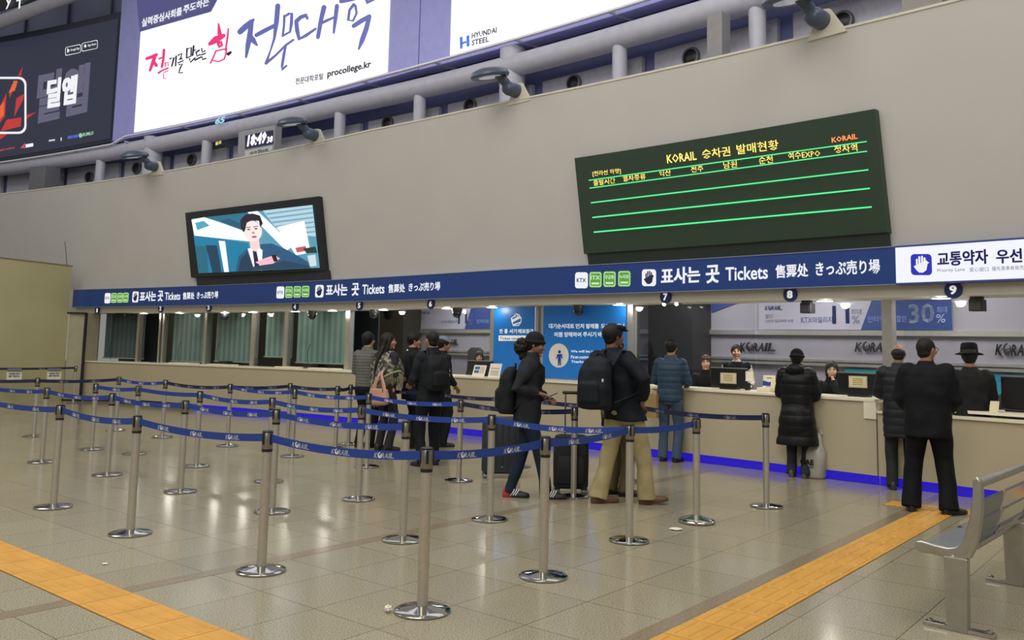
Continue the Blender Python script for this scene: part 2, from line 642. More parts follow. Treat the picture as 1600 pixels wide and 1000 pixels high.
# recess behind the parapet: panels, dark strip, tube, posts
pan = M('recess_panel', 'bcbcc8', rough=.6, vary=.08, scale=14)  # bluish light from the screens is put into the panel colour
dk = M('recess_dark', '7a83b4', rough=.6)  # strip colour also carries the purple-blue glow of the screens
mb = MB()
edges = [-22, -19.6, -17.0, -14.6, -12.6, -10.3, -8.9, -5.6, -3.2, -.7, 1.8, 4.3, 6.7, 9.5]
for a, b in zip(edges[:-1], edges[1:]):
    arc_slab(mb, a + .16, b - .1, 1.4, 1.5, 5.3, 6.72, raw=True)
trim(mb, pan)
mb = MB()
arc_slab(mb, -24, 11, 1.55, 1.65, 5.3, 7.5, raw=True)
trim(mb, dk)
TUBE = [(-21, 6.74), (-19.1, 6.76), (-15.8, 6.82), (-12.9, 6.9), (-9.5, 6.99), (-5.7, 7.03), (-2.6, 6.99), (2.5, 6.93), (6, 6.85), (10, 6.75)]
def zt(s):
    for (a, za), (b, zb) in zip(TUBE[:-1], TUBE[1:]):
        if a <= s <= b: return za + (zb - za) * (s - a) / (b - a)
    return TUBE[-1][1]
mb = MB()
mb.path([Praw(s, .9, zt(s)) for s in np.linspace(-21, 10, 60)], .215, 20, caps=False)
tube_m = M('tube_white', 'bbbbcb', rough=.45, vary=.05)  # white tube, with the screens' bluish light put into its colour
trim(mb, tube_m, smooth=1)
for s, r in ((-17.2, .19), (-14.81, .13), (-10.56, .13), (-5.84, .13), (-3.38, .13), (1.59, .13), (4.15, .13)):
    mb = MB()
    mb.path([Praw(s, .9, 5.3), Praw(s, .9, zt(s))], r, 20, caps=False)
    trim(mb, tube_m, smooth=1)
for s in (-12.75, -.92):
    mb = MB()
    mb.path([Praw(s, .95, 5.3), Praw(s, .95, 7.33 if s > -5 else 7.14)], .25, 24, caps=False)
    trim(mb, tube_m, smooth=1)
mb = MB()
arc_slab(mb, 6.3, 6.8, .8, 1.2, 5.3, 6.9, 1, True)
trim(mb, M('grey_box', '8f8a84', rough=.5))
# walkway edge under the screens with its brackets
mb = MB()
def zl(s):
    return zt(s) + .32 - (.14 if s < -14 else 0.02)
def zbill(s):
    return 7.02 + .03 * (s + 19) if s < -13.5 else 7.34 + min(.19, .022 * (s + 13.4)) - max(0, .012 * (s + 2))
arc_slab(mb, -24, 11, .62, .70, lambda s: zbill(s) - .16, lambda s: zbill(s) - .125, 60, True)
trim(mb, M('walkway_rail', 'ececfa', rough=.4))  # extra pale colour paints the light caught along this edge
mb = MB()
for s in np.arange(-20, 10, 2.15):
    a, b = Praw(s, .64, zbill(s) - .16), Praw(s + .35, 1.5, zbill(s) - .3)
    mb.hexa([a, a + Vector((.04, 0, 0)), b + Vector((.04, 0, 0)), b, a + Vector((0, 0, .05)), a + Vector((.04, 0, .05)), b + Vector((.04, 0, .05)), b + Vector((0, 0, .05))])
trim(mb, M('bracket_grey', '9a99ad', rough=.5))

# ticket office room behind the counter
gm = M('office_panel', '8e8b98', rough=.4, vary=.03)
mb = MB()
arc_slab(mb, -15, 11, 2.62, 2.8, 0, 2.9)
struct(mb.build('wall_office', gm, smooth=.5))
st = M('brushed_steel', 'c2c0bb', rough=.34, metal=.8, vary=.05, scale=20)
for z0, z1 in ((1.885, 1.965), (1.395, 1.44), (1.46, 1.50)):
    mb = MB()
    arc_slab(mb, -5, 11, 2.55, 2.62, z0, z1)
    trim(mb, st)
mb = MB()
arc_slab(mb, 4.6, 11, 2.58, 2.63, .7, 1.37)
trim(mb, M('teal_panel', '2f8295', rough=.4))
# near-black and steel columns inside
for s0, s1, d0, d1, m in ((1.45, 2.32, 2.0, 2.6, M('black_column', '1d1c1f', rough=.5)), (-5.75, -4.72, 2.0, 2.6, M('black_column', '1d1c1f')),):
    mb = MB()
    arc_slab(mb, s0, s1, d0, d1, 0, 2.9, 2)
    trim(mb, m)
mb = MB()
p = P(1.05, 1.6, 0)
mb.lathe([(.42, 0), (.42, 2.85)], 32, p)
trim(mb, M('column_steel', '8d8b86', rough=.35, metal=.8), smooth=.6)
mb = MB()
arc_slab(mb, -6.9, -5.8, 2.2, 2.3, 0, 2.9, 2)
trim(mb, M('office_door_grey', '6f7380', rough=.5))

# ------------------------------------------------------------------ the counter
front_m = M('counter_front', 'b5aa90', rough=.42, vary=.02, scale=1)
top_m = M('counter_top', 'e6dfc8', rough=.3, vary=.02)
SL = hit(1368, 621, 0)[0]
def counter(name, s0, s1, h, label):
    r = empty(name, P((s0 + s1) / 2, .3, 0), 0, label, 'counter', 'ticket counters')
    m = MB(); arc_slab(m, s0, s1, 0, .05, .118, h - .03)
    wbuild(m, 'front_panel', front_m, r, smooth=.5)
    m = MB(); arc_slab(m, s0, s1, -.025, .72, h - .03, h)
    wbuild(m, 'worktop', top_m, r, smooth=.5)
    return r
c1 = counter('ticket_counter', -15.05, SL, 1.04, 'long curved beige ticket counter with a white worktop below windows 1 to 8')
H2 = .905
c2 = counter('ticket_counter', SL + .02, 10.5, H2, 'lower beige ticket counter under the white priority lane sign')
m = MB(); arc_slab(m, SL - .14, SL + .01, -.02, .6, .80, 1.01, 1)
wbuild(m, 'end_panel', top_m, c1)
m = MB(); arc_slab(m, SL + .03, 10.5, .12, .72, H2 + .03, H2 + .065)
wbuild(m, 'upper_ledge', top_m, c2, smooth=.5)
led = E_('blue_light_strip', '2a16d8', .65)
m = MB(); arc_slab(m, -9.4, SL, .03, .06, .004, .118)
wbuild(m, 'kick_plate', led, c1)
m = MB(); arc_slab(m, SL + .02, 10.5, .03, .06, .004, .118)
wbuild(m, 'kick_plate', led, c2)
m = MB(); arc_slab(m, -15.05, -9.4, .03, .06, .004, .118)
wbuild(m, 'kick_plate', M('kick_dark', '3b3833'), c1)

# ------------------------------------------------------------------ window bays: steel posts, panes, blinds
for s, w in ((-14.19, .10), (-12.44, .09), (-11.6, .06), (-11.46, .06), (-9.86, .09), (-8.13, .14), (-7.0, .12), (-5.01, .13), (-.98, .11), (.08, .06), (.20, .06), (2.05, .10), (6.09, .13)):
    mb = MB()
    arc_slab(mb, s - w / 2, s + w / 2, .6, .72, H2 if s > SL else 1.04, 2.305, 1)
    trim(mb, st)
mb = MB(); arc_slab(mb, -15.1, -14.25, .6, .7, 1.04, 2.305)
struct(mb.build('wall_infill', M('infill_beige', 'a09a88')))
WIN = [0]
def window(s0, s1, z0=1.05):
    WIN[0] += 1
    m = MB(); arc_slab(m, s0, s1, .64, .65, z0, 2.305)
    o = struct(m.build('window_%d' % WIN[0], glass_mat()))
    return o
slot_m = M('slot_dark', '16181a')
for s0, s1, slot in ((-14.14, -12.49, -13.45), (-11.43, -9.91, -10.75), (-9.81, -8.2, -9.3), (-8.06, -7.06, None), (-6.94, -5.07, -6.15), (-4.1, -1.04, -2.6), (2.1, 4.21, 3.1), (4.24, 6.02, 5.2), (6.28, 8.6, 7.1)):
    o = window(s0, s1, 1.05 if s0 < 2 else 1.30)
    if slot and s0 < -5:
        m = MB()
        m.path([P(slot + .0 + .13 * math.sin(a) * -1, .635, 1.32 + .26 * math.cos(a)) for a in np.linspace(.35, 2.7, 12)], .007, 6)
        struct(m.build('speech_slot', slot_m, o))
def blind(s0, s1, z0, label, col):
    m = MB()
    n = int((s1 - s0) / .0225)
    vs, fs = [], []
    for i in range(n + 1):
        s = s0 + (s1 - s0) * i / n
        d = .86 + .02 * math.cos(i * PI / 2)
        vs += [P(s, d, z0), P(s, d, 2.6), P(s, d + .01, 2.6), P(s, d + .01, z0)]
    for i in range(n):
        for q in range(4):
            fs.append((4 * i + q, 4 * i + (q + 1) % 4, 4 * i + 4 + (q + 1) % 4, 4 * i + 4 + q))
    m.add(vs, fs)
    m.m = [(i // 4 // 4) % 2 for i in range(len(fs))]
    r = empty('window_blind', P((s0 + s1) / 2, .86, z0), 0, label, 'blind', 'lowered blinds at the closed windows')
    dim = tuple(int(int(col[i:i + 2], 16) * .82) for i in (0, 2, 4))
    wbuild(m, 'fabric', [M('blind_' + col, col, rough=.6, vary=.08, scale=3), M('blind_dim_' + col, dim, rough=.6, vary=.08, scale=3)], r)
    m = MB(); arc_slab(m, s0, s1, .84, .88, z0 - .03, z0, 2)
    wbuild(m, 'bottom_bar', M('blind_bar', 'a9b3a8', rough=.4), r)
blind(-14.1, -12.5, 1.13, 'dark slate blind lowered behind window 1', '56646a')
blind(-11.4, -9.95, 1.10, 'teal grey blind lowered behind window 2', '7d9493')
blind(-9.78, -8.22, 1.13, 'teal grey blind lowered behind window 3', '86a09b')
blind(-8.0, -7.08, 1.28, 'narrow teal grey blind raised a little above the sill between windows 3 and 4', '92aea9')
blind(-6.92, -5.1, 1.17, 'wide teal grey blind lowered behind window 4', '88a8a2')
mb = MB(); arc_slab(mb, -12.3, -11.7, 1.3, 1.35, 1.0, 2.9, 1)
trim(mb, M('dark_gap_panel', '26292b'))
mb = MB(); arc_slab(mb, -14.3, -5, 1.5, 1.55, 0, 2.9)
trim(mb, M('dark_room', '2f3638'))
# trays and dark terminals on the ledge of the closed windows
for s, lb in ((-10.4, 'white ledge tray under window 2'), (-8.98, 'white ledge tray under window 3'), (-6.6, 'white ledge tray left part under window 4'), (-5.5, 'white ledge tray right part under window 4')):
    m = MB(); arc_slab(m, s - .38, s + .38, .30, .62, 1.04, 1.065, 1)
    tag(m.build('counter_tray', top_m, bevel=.004), lb, 'tray', 'white ledge trays at the closed windows')
for s, lb in ((-8.95, 'black card terminal under the dome camera left of the narrow blind'), (-6.05, 'black card terminal below the widest blind')):
    m = MB(); arc_slab(m, s - .16, s + .16, .45, .6, 1.066, 1.14, 1)
    tag(m.build('card_terminal', M('terminal_black', '141516', rough=.4), bevel=.01), lb, 'card terminal')

# ================================================================== SIGNS, SCREENS, LAMPS ON THE WALL
navy = M('sign_navy', '1f3a78', rough=.35, vary=.04, emit='1f3f86', estr=.10)
white_lit = E_('letter_white', 'f4f6fb', .95)
green_lit = E_('badge_green', '63b53c', .75)
green_txt = E_('badge_text', 'e8ffd8', .8)
navy_ink = M('ink_navy', '1d2450', rough=.5)
SIGN_D = -.03
def sign(name, s0, s1, mat, label):
    r = empty(name, P((s0 + s1) / 2, 0, 2.45), 0, label, 'sign')
    m = MB(); arc_slab(m, s0, s1, SIGN_D, .1, 2.445, 2.905)
    wbuild(m, 'light_box', mat, r, smooth=.5)
    return r
sgn = sign('ticket_sign', -14.3, 6.5, navy, 'long navy blue fascia sign over the counter reading Tickets in four languages')
m = MB()
for z in (2.905, 2.44):
    arc_slab(m, -14.3, 6.5, SIGN_D - .01, .1, z, z + .012)
wbuild(m, 'edge_trim', M('sign_edge', '98a0bb', rough=.3, metal=.6), sgn, smooth=.5)

def square(mb, x, y, w, h, d, r=.18, off=.008):
    f = span(x - w / 2, y + 0, x + w / 2, y, h, d, off)
    pts = rrect(0, 0, 1, 1, r)
    mb.add([f(*p) for p in pts], [tuple(range(len(pts)))])
    return f

def hand_icon(mb, fm):
    "a raised hand holding a ticket"
    for i, (x, y) in enumerate(((.30, .74), (.42, .86), (.55, .88), (.67, .80))):
        q = [(x - .045, .5), (x + .045, .5), (x + .05, y), (x, y + .05), (x - .045, y)]
        mb.add([fm(*p) for p in q], [tuple(range(5))])
    q = [(.24, .40), (.72, .66), (.80, .52), (.74, .24), (.58, .12), (.40, .12), (.26, .24)]
    mb.add([fm(*p) for p in q], [tuple(range(7))])
    q = [(.14, .42), (.74, .70), (.88, .58), (.24, .27)]
    mb.add([fm(*p) for p in q], [(0, 1, 2, 3)])

def ticket_group(parent, badges, hand, words):
    for (x, y, w, h, txt), mat, ink, nm in zip(badges, (white_lit, green_lit, green_lit, green_lit), (navy_ink, green_txt, green_txt, green_txt), ('train_badge',) * 4):
        m = MB(); m.mi = 0
        f = square(m, x, y, w, h, SIGN_D)
        m.mi = 1
        g = lambda u, v, f=f: f(.14 + .72 * u, (.38 if ink is navy_ink else .5) + .25 * v) + nrm(0) * .003
        put_text(m, txt, g, .02)
        if ink is not navy_ink:
            m.add([f(a, b) + nrm(0) * .003 for a, b in ((.2, .2), (.8, .2), (.8, .32), (.2, .32))], [(0, 1, 2, 3)])
            pts = rrect(.05, .05, .95, .95, .14); inn = rrect(.1, .1, .9, .9, .12); n = len(pts)
            m.add([f(*p) + nrm(0) * .002 for p in pts] + [f(*p) + nrm(0) * .002 for p in inn], [(i, (i + 1) % n, n + (i + 1) % n, n + i) for i in range(n)])
        wbuild(m, nm, [mat, ink], parent)
    x, y, w, h = hand
    m = MB(); f = square(m, x, y, w, h, SIGN_D); m.mi = 1
    hand_icon(m, lambda u, v: f(u, v) + nrm(0) * .003)
    wbuild(m, 'hand_symbol', [white_lit, navy_ink], parent)
    for txt, x0, y0, x1, y1, h, bold in words:
        m = MB(); put_text(m, txt, span(x0, y0, x1, y1, h, SIGN_D, .006), bold, 0, 3)
        wbuild(m, 'lettering', white_lit, parent)
ticket_group(sgn, [(168.5, 466, 9, 14.5, 'KTX'), (178.5, 465.5, 9, 14.5, 'ITX'), (188, 465.3, 9, 14.5, '무궁화'), (197, 465, 9, 14.5, '누리로')], (212, 464, 9.5, 15.5),
    [('표사는', 219, 463.5, 244, 462.5, 14, .03), ('곳', 247, 462.5, 255, 462.5, 15, .03), ('Tickets', 258, 463, 282, 462.5, 11, .015), ('售票处', 286, 462.5, 304, 462, 10.5, .02), ('きっぷ売り場', 308, 461.5, 341, 460.5, 10.5, .02)])
ticket_group(sgn, [(438.5, 457, 12, 18, 'KTX'), (452, 456.5, 12, 18, 'ITX'), (465, 456, 12, 18, '무궁화'), (478, 455.5, 12, 18, '누리로')], (499.5, 455, 13, 19),
    [('표사는', 510, 453.5, 543, 452.5, 17.5, .03), ('곳', 550, 452.5, 561, 452, 19, .03), ('Tickets', 566.5, 452.5, 601, 451, 15, .015), ('售票处', 607, 451, 633, 450, 13.5, .02), ('きっぷ売り場', 639, 449, 688, 447, 13.5, .02)])
ticket_group(sgn, [(909, 438, 20, 25, 'KTX'), (931, 437, 20, 25, 'ITX'), (953, 436.3, 20, 25, '무궁화'), (976, 435.5, 20, 25, '누리로')], (1014.5, 434, 22, 26),
    [('표사는', 1033.5, 432, 1094, 428.5, 25, .03), ('곳', 1103.5, 429, 1124, 427.5, 27, .03), ('Tickets', 1134, 428.5, 1200, 425, 20.5, .015), ('售票处', 1212, 424.5, 1263, 422, 20, .02), ('きっぷ売り場', 1275, 420.5, 1375, 416, 21, .02)])

prs = sign('priority_sign', 6.5, 10.5, E_('lit_white_box', 'f3f4ff', 1.0), 'glowing white priority lane sign with a blue hand symbol at the right end')
m = MB()
for z in (2.895, 2.44):
    arc_slab(m, 6.5, 10.5, SIGN_D - .01, .1, z, z + .022)
wbuild(m, 'edge_trim', M('sign_edge_blue', '3b4a8c', rough=.4), prs, smooth=.5)
sym_blue = E_('symbol_blue', '2b2fc0', .8)
m = MB(); f = square(m, 1440, 413.5, 33, 30, SIGN_D); m.mi = 1
hand_icon(m, lambda u, v: f(u, v) + nrm(0) * .003)
wbuild(m, 'hand_symbol', [sym_blue, white_lit], prs)
inkb = M('ink_blue', '2a2a86', rough=.5)
inkg = M('ink_grey', '6a6c78', rough=.5)
for txt, x0, y0, x1, y1, h, bold, mt in (('교통약자', 1465, 405.5, 1544, 400.5, 20, .03, inkb), ('우선', 1557, 401, 1597, 399, 19, .03, inkb), ('창구', 1610, 398, 1652, 395, 19, .03, inkb),
                                         ('Priority Lane', 1465, 423.5, 1508, 421.5, 6, .0, inkg), ('爱心窗口', 1515, 421.5, 1545, 420.5, 6, 0, inkg), ('優先乘車券発売', 1550, 420, 1600, 418, 6, 0, inkg)):
    m = MB(); put_text(m, txt, span(x0, y0, x1, y1, h, SIGN_D, .006), bold, 0, 3)
    wbuild(m, 'lettering', mt, prs)

# counter numbers
badge_m = M('number_badge_navy', '1c2f63', rough=.35)
for i, (x, y, w, h) in enumerate(((152, 485, 7.5, 10), (251, 482, 9, 11), (326, 481, 9, 12), (461, 479.5, 11, 13), (561.5, 477.5, 12, 13), (673, 475, 14, 14), (1040, 464, 20, 18), (1234.5, 460, 23, 20), (1489.5, 453, 27, 23))):
    s, z, t = hit(x, y, .08)
    r = empty('number_badge', Praw(s, .08, z), 0, 'round navy badge with the white counter number %d under the sign' % (i + 1), 'sign', 'counter number badges')
    m = MB()
    n = 28
    R_ = .098
    a = [Praw(s + R_ * math.cos(2 * PI * k / n), .075, z + R_ * math.sin(2 * PI * k / n)) for k in range(n)]
    b = [Praw(s + R_ * math.cos(2 * PI * k / n), .1, z + R_ * math.sin(2 * PI * k / n)) for k in range(n)]
    m.add(a + b, [tuple(range(n))] + [(k, (k + 1) % n, n + (k + 1) % n, n + k) for k in range(n)])
    wbuild(m, 'disc', badge_m, r)
    m = MB()
    put_text(m, str(i + 1), lambda u, v: Praw(s + (u - .5) * (.045 if i == 0 else .072), .071, z + (v - .5) * .10), .05)
    wbuild(m, 'number', M('badge_white', 'f2f2f2', rough=.4, emit='ffffff', estr=.25), r)

# recessed downlights in the soffit
lamp_m = E_('lamp_glow', 'fff3d8', 9)
rim_m = M('lamp_rim', 'dedbd2', rough=.3)
DL = ((-11.96, .38, 'between windows 1 and 2'), (-10.57, .38, 'right of number 2'), (-8.9, .38, 'left of the camera at window 3'), (-7.9, .38, 'midway between numbers 3 and 4'), (-6.45, .38, 'beside number 4'), (-5.25, .38, 'left of number 5'),
      (-3.71, .38, 'right of number 5'), (-1.95, .38, 'beside number 6'), (-.8, .38, 'left of the hand symbol notice'), (2.0, .38, 'above the right edge of the large blue notice'), (5.4, .36, 'right of number 8'), (6.85, .36, 'left of number 9'))
for s, d, lb in DL:
    r = empty('downlight', P(s, d, 2.30), 0, 'recessed round downlight in the soffit ' + lb, 'lamp', 'recessed downlights')
    m = MB()
    c = P(s, d, 2.303)
    n = 20
    def ring(ra, z): return [c + tan_(s) * ra * math.cos(2 * PI * k / n) + nrm(s) * ra * math.sin(2 * PI * k / n) + Vector((0, 0, z)) for k in range(n)]
    o1, i1 = ring(.125, -.012), ring(.1, -.016)
    m.add(o1 + ring(.125, .005) + i1, [(k, (k + 1) % n, n + (k + 1) % n, n + k) for k in range(n)] + [(k, (k + 1) % n, 2 * n + (k + 1) % n, 2 * n + k) for k in range(n)])
    wbuild(m, 'rim', rim_m, r)
    m = MB(); m.add(ring(.1, -.018), [tuple(range(n))])
    wbuild(m, 'lens', lamp_m, r)
    pl = bpy.data.lights.new('downlight_bulb', 'POINT')
    pl.energy = 6
    pl.color = (1, .94, .84)
    pl.shadow_soft_size = .06
    po = bpy.data.objects.new('downlight_bulb', pl)
    COL.objects.link(po)
    po.location = P(s, d, 2.272)
for k, s in enumerate((-3.2, -1.6, 2.6, 4.4, 6.4, 8.4)):
    area('office_fill', P(s, 1.6, 2.85), .8, 34, color=(1, .95, .9))  # unseen fill lights added to brighten the office interior
m = MB()
r = empty('spot_bar', P(3.0, .4, 2.30), 0, 'small bar with two bright spots in the soffit right of number 7', 'lamp')
arc_slab(m, 2.86, 3.16, .3, .38, 2.28, 2.305, 1); wbuild(m, 'bar', M('spot_bar_grey', '77736c', rough=.4), r)
for s in (2.9, 3.12):
    m = MB(); m.ball(P(s, .3, 2.285), .028, 10, 8); wbuild(m, 'bulb', lamp_m, r, smooth=3)

# cameras and small speakers under the soffit
cam_m = M('dome_black', '22252a', rough=.25)
for s, lb in ((-8.98, 'window 3'), (-5.98, 'window 4'), (-4.05, 'number 5'), (-1.75, 'number 6'), (1.11, 'the large blue notice')):
    r = empty('dome_camera', P(s, .45, 2.3), 0, 'black dome camera hanging from the soffit at ' + lb, 'camera', 'dome cameras under the soffit')
    m = MB(); c = P(s, .45, 0)
    m.lathe([(.075, 2.20), (.10, 2.26), (.10, 2.30)], 20, c); wbuild(m, 'housing', M('dome_grey', '3c4046', rough=.4), r, smooth=.6)
    m = MB(); m.ball((c.x, c.y, 2.20), (.085, .085, .09), 18, 12); wbuild(m, 'dome', cam_m, r, smooth=3)
for s, lb in ((5.12, 'right of number 8'), (7.22, 'right of number 9')):
    r = empty('box_speaker', P(s, .42, 2.2), 0, 'dark grey box speaker hung under the soffit ' + lb, 'speaker', 'box speakers under the soffit')
    m = MB(); arc_slab(m, s - .075, s + .075, .36, .5, 2.13, 2.27, 1)
    wbuild(m, 'cabinet', M('speaker_grey', '3a3a3e', rough=.5), r, bevel=.008)
    m = MB(); arc_slab(m, s - .06, s + .06, .352, .36, 2.145, 2.235, 1)
    wbuild(m, 'grille', M('speaker_grille', '55565c', rough=.7, bump=.5, bscale=300), r)
    m = MB(); arc_slab(m, s - .07, s + .07, .40, .44, 2.27, 2.31, 1)
    wbuild(m, 'bracket', M('bracket_dark', '26262a'), r)
m = MB(); arc_slab(m, -13.15, -12.75, .4, .55, 2.22, 2.30, 1)
tag(m.build('soffit_box', cam_m, bevel=.01), 'flat dark box under the soffit inside window 1', 'box')

# ------------------------------------------------------------------ television
tv = empty('wall_screen', P(-7.3, -.0, 3.0), 0, 'black framed television showing a man in a suit on the white wall', 'screen')
blackm = M('screen_frame', '20242a', rough=.35)
m = MB(); arc_slab(m, -9.68, -5.04, lambda z: dwall(z) - .10, lambda z: dwall(z) + .02, 3.12, 4.66, 1, True)
wbuild(m, 'frame', blackm, tv, bevel=.006)
m = MB(); arc_slab(m, -9.52, -5.0, lambda z: dwall(z) - .07, lambda z: dwall(z) + .02, 2.90, 3.12, 8, True)
wbuild(m, 'plinth', M('screen_plinth', '2a2e34', rough=.5), tv)
DT = lambda z: dwall(z) - .106
qa = [hit(x, y, DT) for x, y in ((300, 342), (489, 320.5), (500, 418.5), (311, 427))]
def tvp(u, v, k=0):
    f = lambda j: (1 - v) * ((1 - u) * qa[0][j] + u * qa[1][j]) + v * ((1 - u) * qa[3][j] + u * qa[2][j])
    s, z = f(0), f(1)
    t = (s + 9.68) / 4.64                         # on the flat front of the frame
    return Praw(-9.68, DT(z), z).lerp(Praw(-5.04, DT(z), z), t) + nrm(-7.36) * .0012 * k
class Pic:
    def __init__(s): s.m = MB(); s.k = 0; s.mats = []
    def poly(s, pts, col, st=.9):
        s.k += 1
        s.mats.append(E_('picture_%s' % col, col, st))
        s.m.mi = len(s.mats) - 1
        s.m.add([tvp(*p, s.k) for p in pts], [tuple(range(len(pts)))])
    def ell(s, cx, cy, rx, ry, col, a0=0, a1=360, st=.9):
        s.poly([(cx + rx * math.cos(math.radians(a)), cy + ry * math.sin(math.radians(a))) for a in np.linspace(a0, a1, 26)], col, st)
pc = Pic()
pc.poly([(0, 0), (1, 0), (1, 1), (0, 1)], '5fa4be')
pc.poly([(0, .3), (.47, .52), (.47, 1), (0, 1)], '1f86ad')
pc.poly([(0, .5), (.11, .52), (.09, 1), (0, 1)], '2a6f88')
pc.poly([(.10, .50), (.20, .52), (.21, 1), (.13, 1)], '23455e')
pc.poly([(.22, .44), (.275, .46), (.275, 1), (.235, 1)], 'f2fbff', 1.3)
pc.poly([(.10, .0), (.55, .0), (.55, .3), (.30, .13)], '2f7894')
pc.poly([(.0, .02), (.12, .0), (.50, .36), (.50, .50), (.01, .31)], 'fbffff', 1.5)
pc.poly([(.03, .08), (.11, .06), (.16, .16), (.04, .22)], '55b2cc')
pc.poly([(.25, .10), (.33, .07), (.52, .27), (.5, .36)], '2a5f7c')
pc.poly([(.62, .0), (1, 0), (1, .5), (.74, .42)], 'b9d8e4', 1.0)
for i in range(6):
    pc.poly([(.64 + .02 * i, .05 + .075 * i), (1, .035 + .075 * i), (1, .06 + .075 * i), (.65 + .02 * i, .08 + .075 * i)], '7fb4cc')
pc.poly([(.72, .30), (.93, .24), (.95, .75), (.84, .78)], 'fdf6fb', 1.5)
pc.poly([(.50, .0), (.58, .0), (.83, .62), (.77, .70), (.70, .52)], 'f6fcff', 1.4)
pc.poly([(.84, .66), (.92, .64), (.93, .72), (.85, .74)], 'd5606a')
pc.poly([(.90, .68), (.99, .66), (1, .76), (.92, .76)], '27403a')
pc.poly([(.34, 1), (.38, .74), (.46, .62), (.56, .56), (.66, .56), (.76, .66), (.86, .80), (.94, .92), (.94, 1)], '2f5f88')
pc.poly([(.36, 1), (.40, .78), (.46, .68), (.50, 1)], '26415c')
pc.poly([(.465, .62), (.55, .60), (.585, .66), (.56, 1), (.50, 1)], 'f4f8fc', 1.2)
pc.poly([(.505, .66), (.535, .66), (.55, 1), (.505, 1)], '262a55')
pc.poly([(.49, .46), (.565, .44), (.57, .62), (.525, .68), (.49, .62)], 'f2cfcf', 1.1)
pc.ell(.525, .33, .075, .175, 'f9dedb', st=1.15)
pc.poly([(.43, .26), (.435, .12), (.48, .04), (.54, .03), (.60, .08), (.615, .22), (.59, .28), (.585, .17), (.53, .14), (.485, .18), (.465, .30), (.45, .34)], '2a2538')
for x in (.495, .555):
    pc.ell(x, .295, .014, .012, '6a4a55')
    pc.poly([(x - .02, .255), (x + .02, .25), (x + .02, .262), (x - .02, .268)], '54404c')
pc.ell(.53, .36, .012, .02, 'd89a9a')
pc.ell(.535, .43, .022, .018, 'c0606c')
pc.poly([(.52, .86), (.60, .80), (.68, .76), (.72, .82), (.66, .90), (.56, .92)], 'f0b6c4', 1.1)
pc.poly([(.655, .76), (.69, .75), (.70, .86), (.67, .87)], '241f2c')
pc.poly([(.50, .93), (.66, .90), (.75, .86), (.93, .96), (.93, 1), (.50, 1)], '284a66')
pc.poly([(.93, .80), (.99, .79), (.99, .97), (.94, .98)], 'dcecf0')
wbuild(pc.m, 'picture', pc.mats, tv)

# ------------------------------------------------------------------ departure board
bd = empty('departure_board', P(4.0, 0, 3.0), 0, 'large dark green departure board with yellow dot lettering and green lines', 'display board')
green_dk = M('board_green', '2c3a2e', rough=.4, vary=.05, emit='23402a', estr=.10)
m = MB(); arc_slab(m, 1.61, 6.42, lambda z: dwall(z) - .12, lambda z: dwall(z) + .02, lambda s: 3.075 - .0145 * (s - 1.6), lambda s: 4.59 - .025 * (s - 1.6), 8, True)
wbuild(m, 'panel', green_dk, bd, bevel=.006)
m = MB(); arc_slab(m, 1.66, 6.40, lambda z: dwall(z) - .09, lambda z: dwall(z) + .02, lambda s: 2.90 - .012 * (s - 1.6), lambda s: 3.075 - .0145 * (s - 1.6), 8, True)
wbuild(m, 'plinth', M('board_plinth', '222c26', rough=.5), bd)
DB = lambda z: dwall(z) - .128
gline = E_('led_green', '4fe08a', 1.4)
amber = E_('led_amber', 'ffe070', 1.6)
red = E_('led_red', 'ff8a50', 1.5)
bz = lambda x, y: (880 + x / 2.963, 160 + y / 2.963)
for (x0, y0), (x1, y1), h in (((118, 361), (1405, 181), 1.6), ((122, 397), (1407, 226), 1.6), ((128, 465), (1413, 312), 1.9), ((135, 533), (1420, 398), 2.1), ((141, 601), (1428, 484), 2.2)):
    a, b = bz(x0, y0), bz(x1, y1)
    m = MB()
    f = span(a[0], a[1], b[0], b[1], h, DB, .0)
    m.add([f(0, 0), f(1, 0), f(1, 1), f(0, 1)], [(0, 1, 2, 3)])
    wbuild(m, 'led_line', gline, bd)
for txt, x0, y0, x1, y1, h, mt, bold in (('KORAIL', 480, 263, 616, 246, 13, amber, .01), ('승차권', 643, 241, 773, 225, 14, amber, .005), ('발매현황', 803, 219, 996, 195, 14.5, amber, .005),
        ('[전라선 하행]', 136, 332, 266, 318, 8.5, amber, 0), ('출발시간', 140, 374, 240, 361, 8.5, amber, 0), ('열차종류', 276, 354, 381, 343, 8.5, amber, 0), ('익산', 444, 331, 498, 324, 9, amber, 0),
        ('전주', 592, 312, 648, 305, 9, amber, 0), ('남원', 742, 292, 804, 284, 10, amber, 0), ('순천', 906, 270, 970, 262, 10.5, amber, 0), ('여수EXPO', 1042, 249, 1189, 234, 10.5, amber, 0), ('정차역', 1255, 219, 1361, 208, 11, amber, 0), ('KORAIL', 1243, 175, 1361, 156, 7.5, red, .02)):
    a, b = bz(x0, y0), bz(x1, y1)
    m = MB(); put_text(m, txt, span(a[0], a[1], b[0], b[1], h, DB, .0), bold, 0, 1)
    wbuild(m, 'led_text', mt, bd)

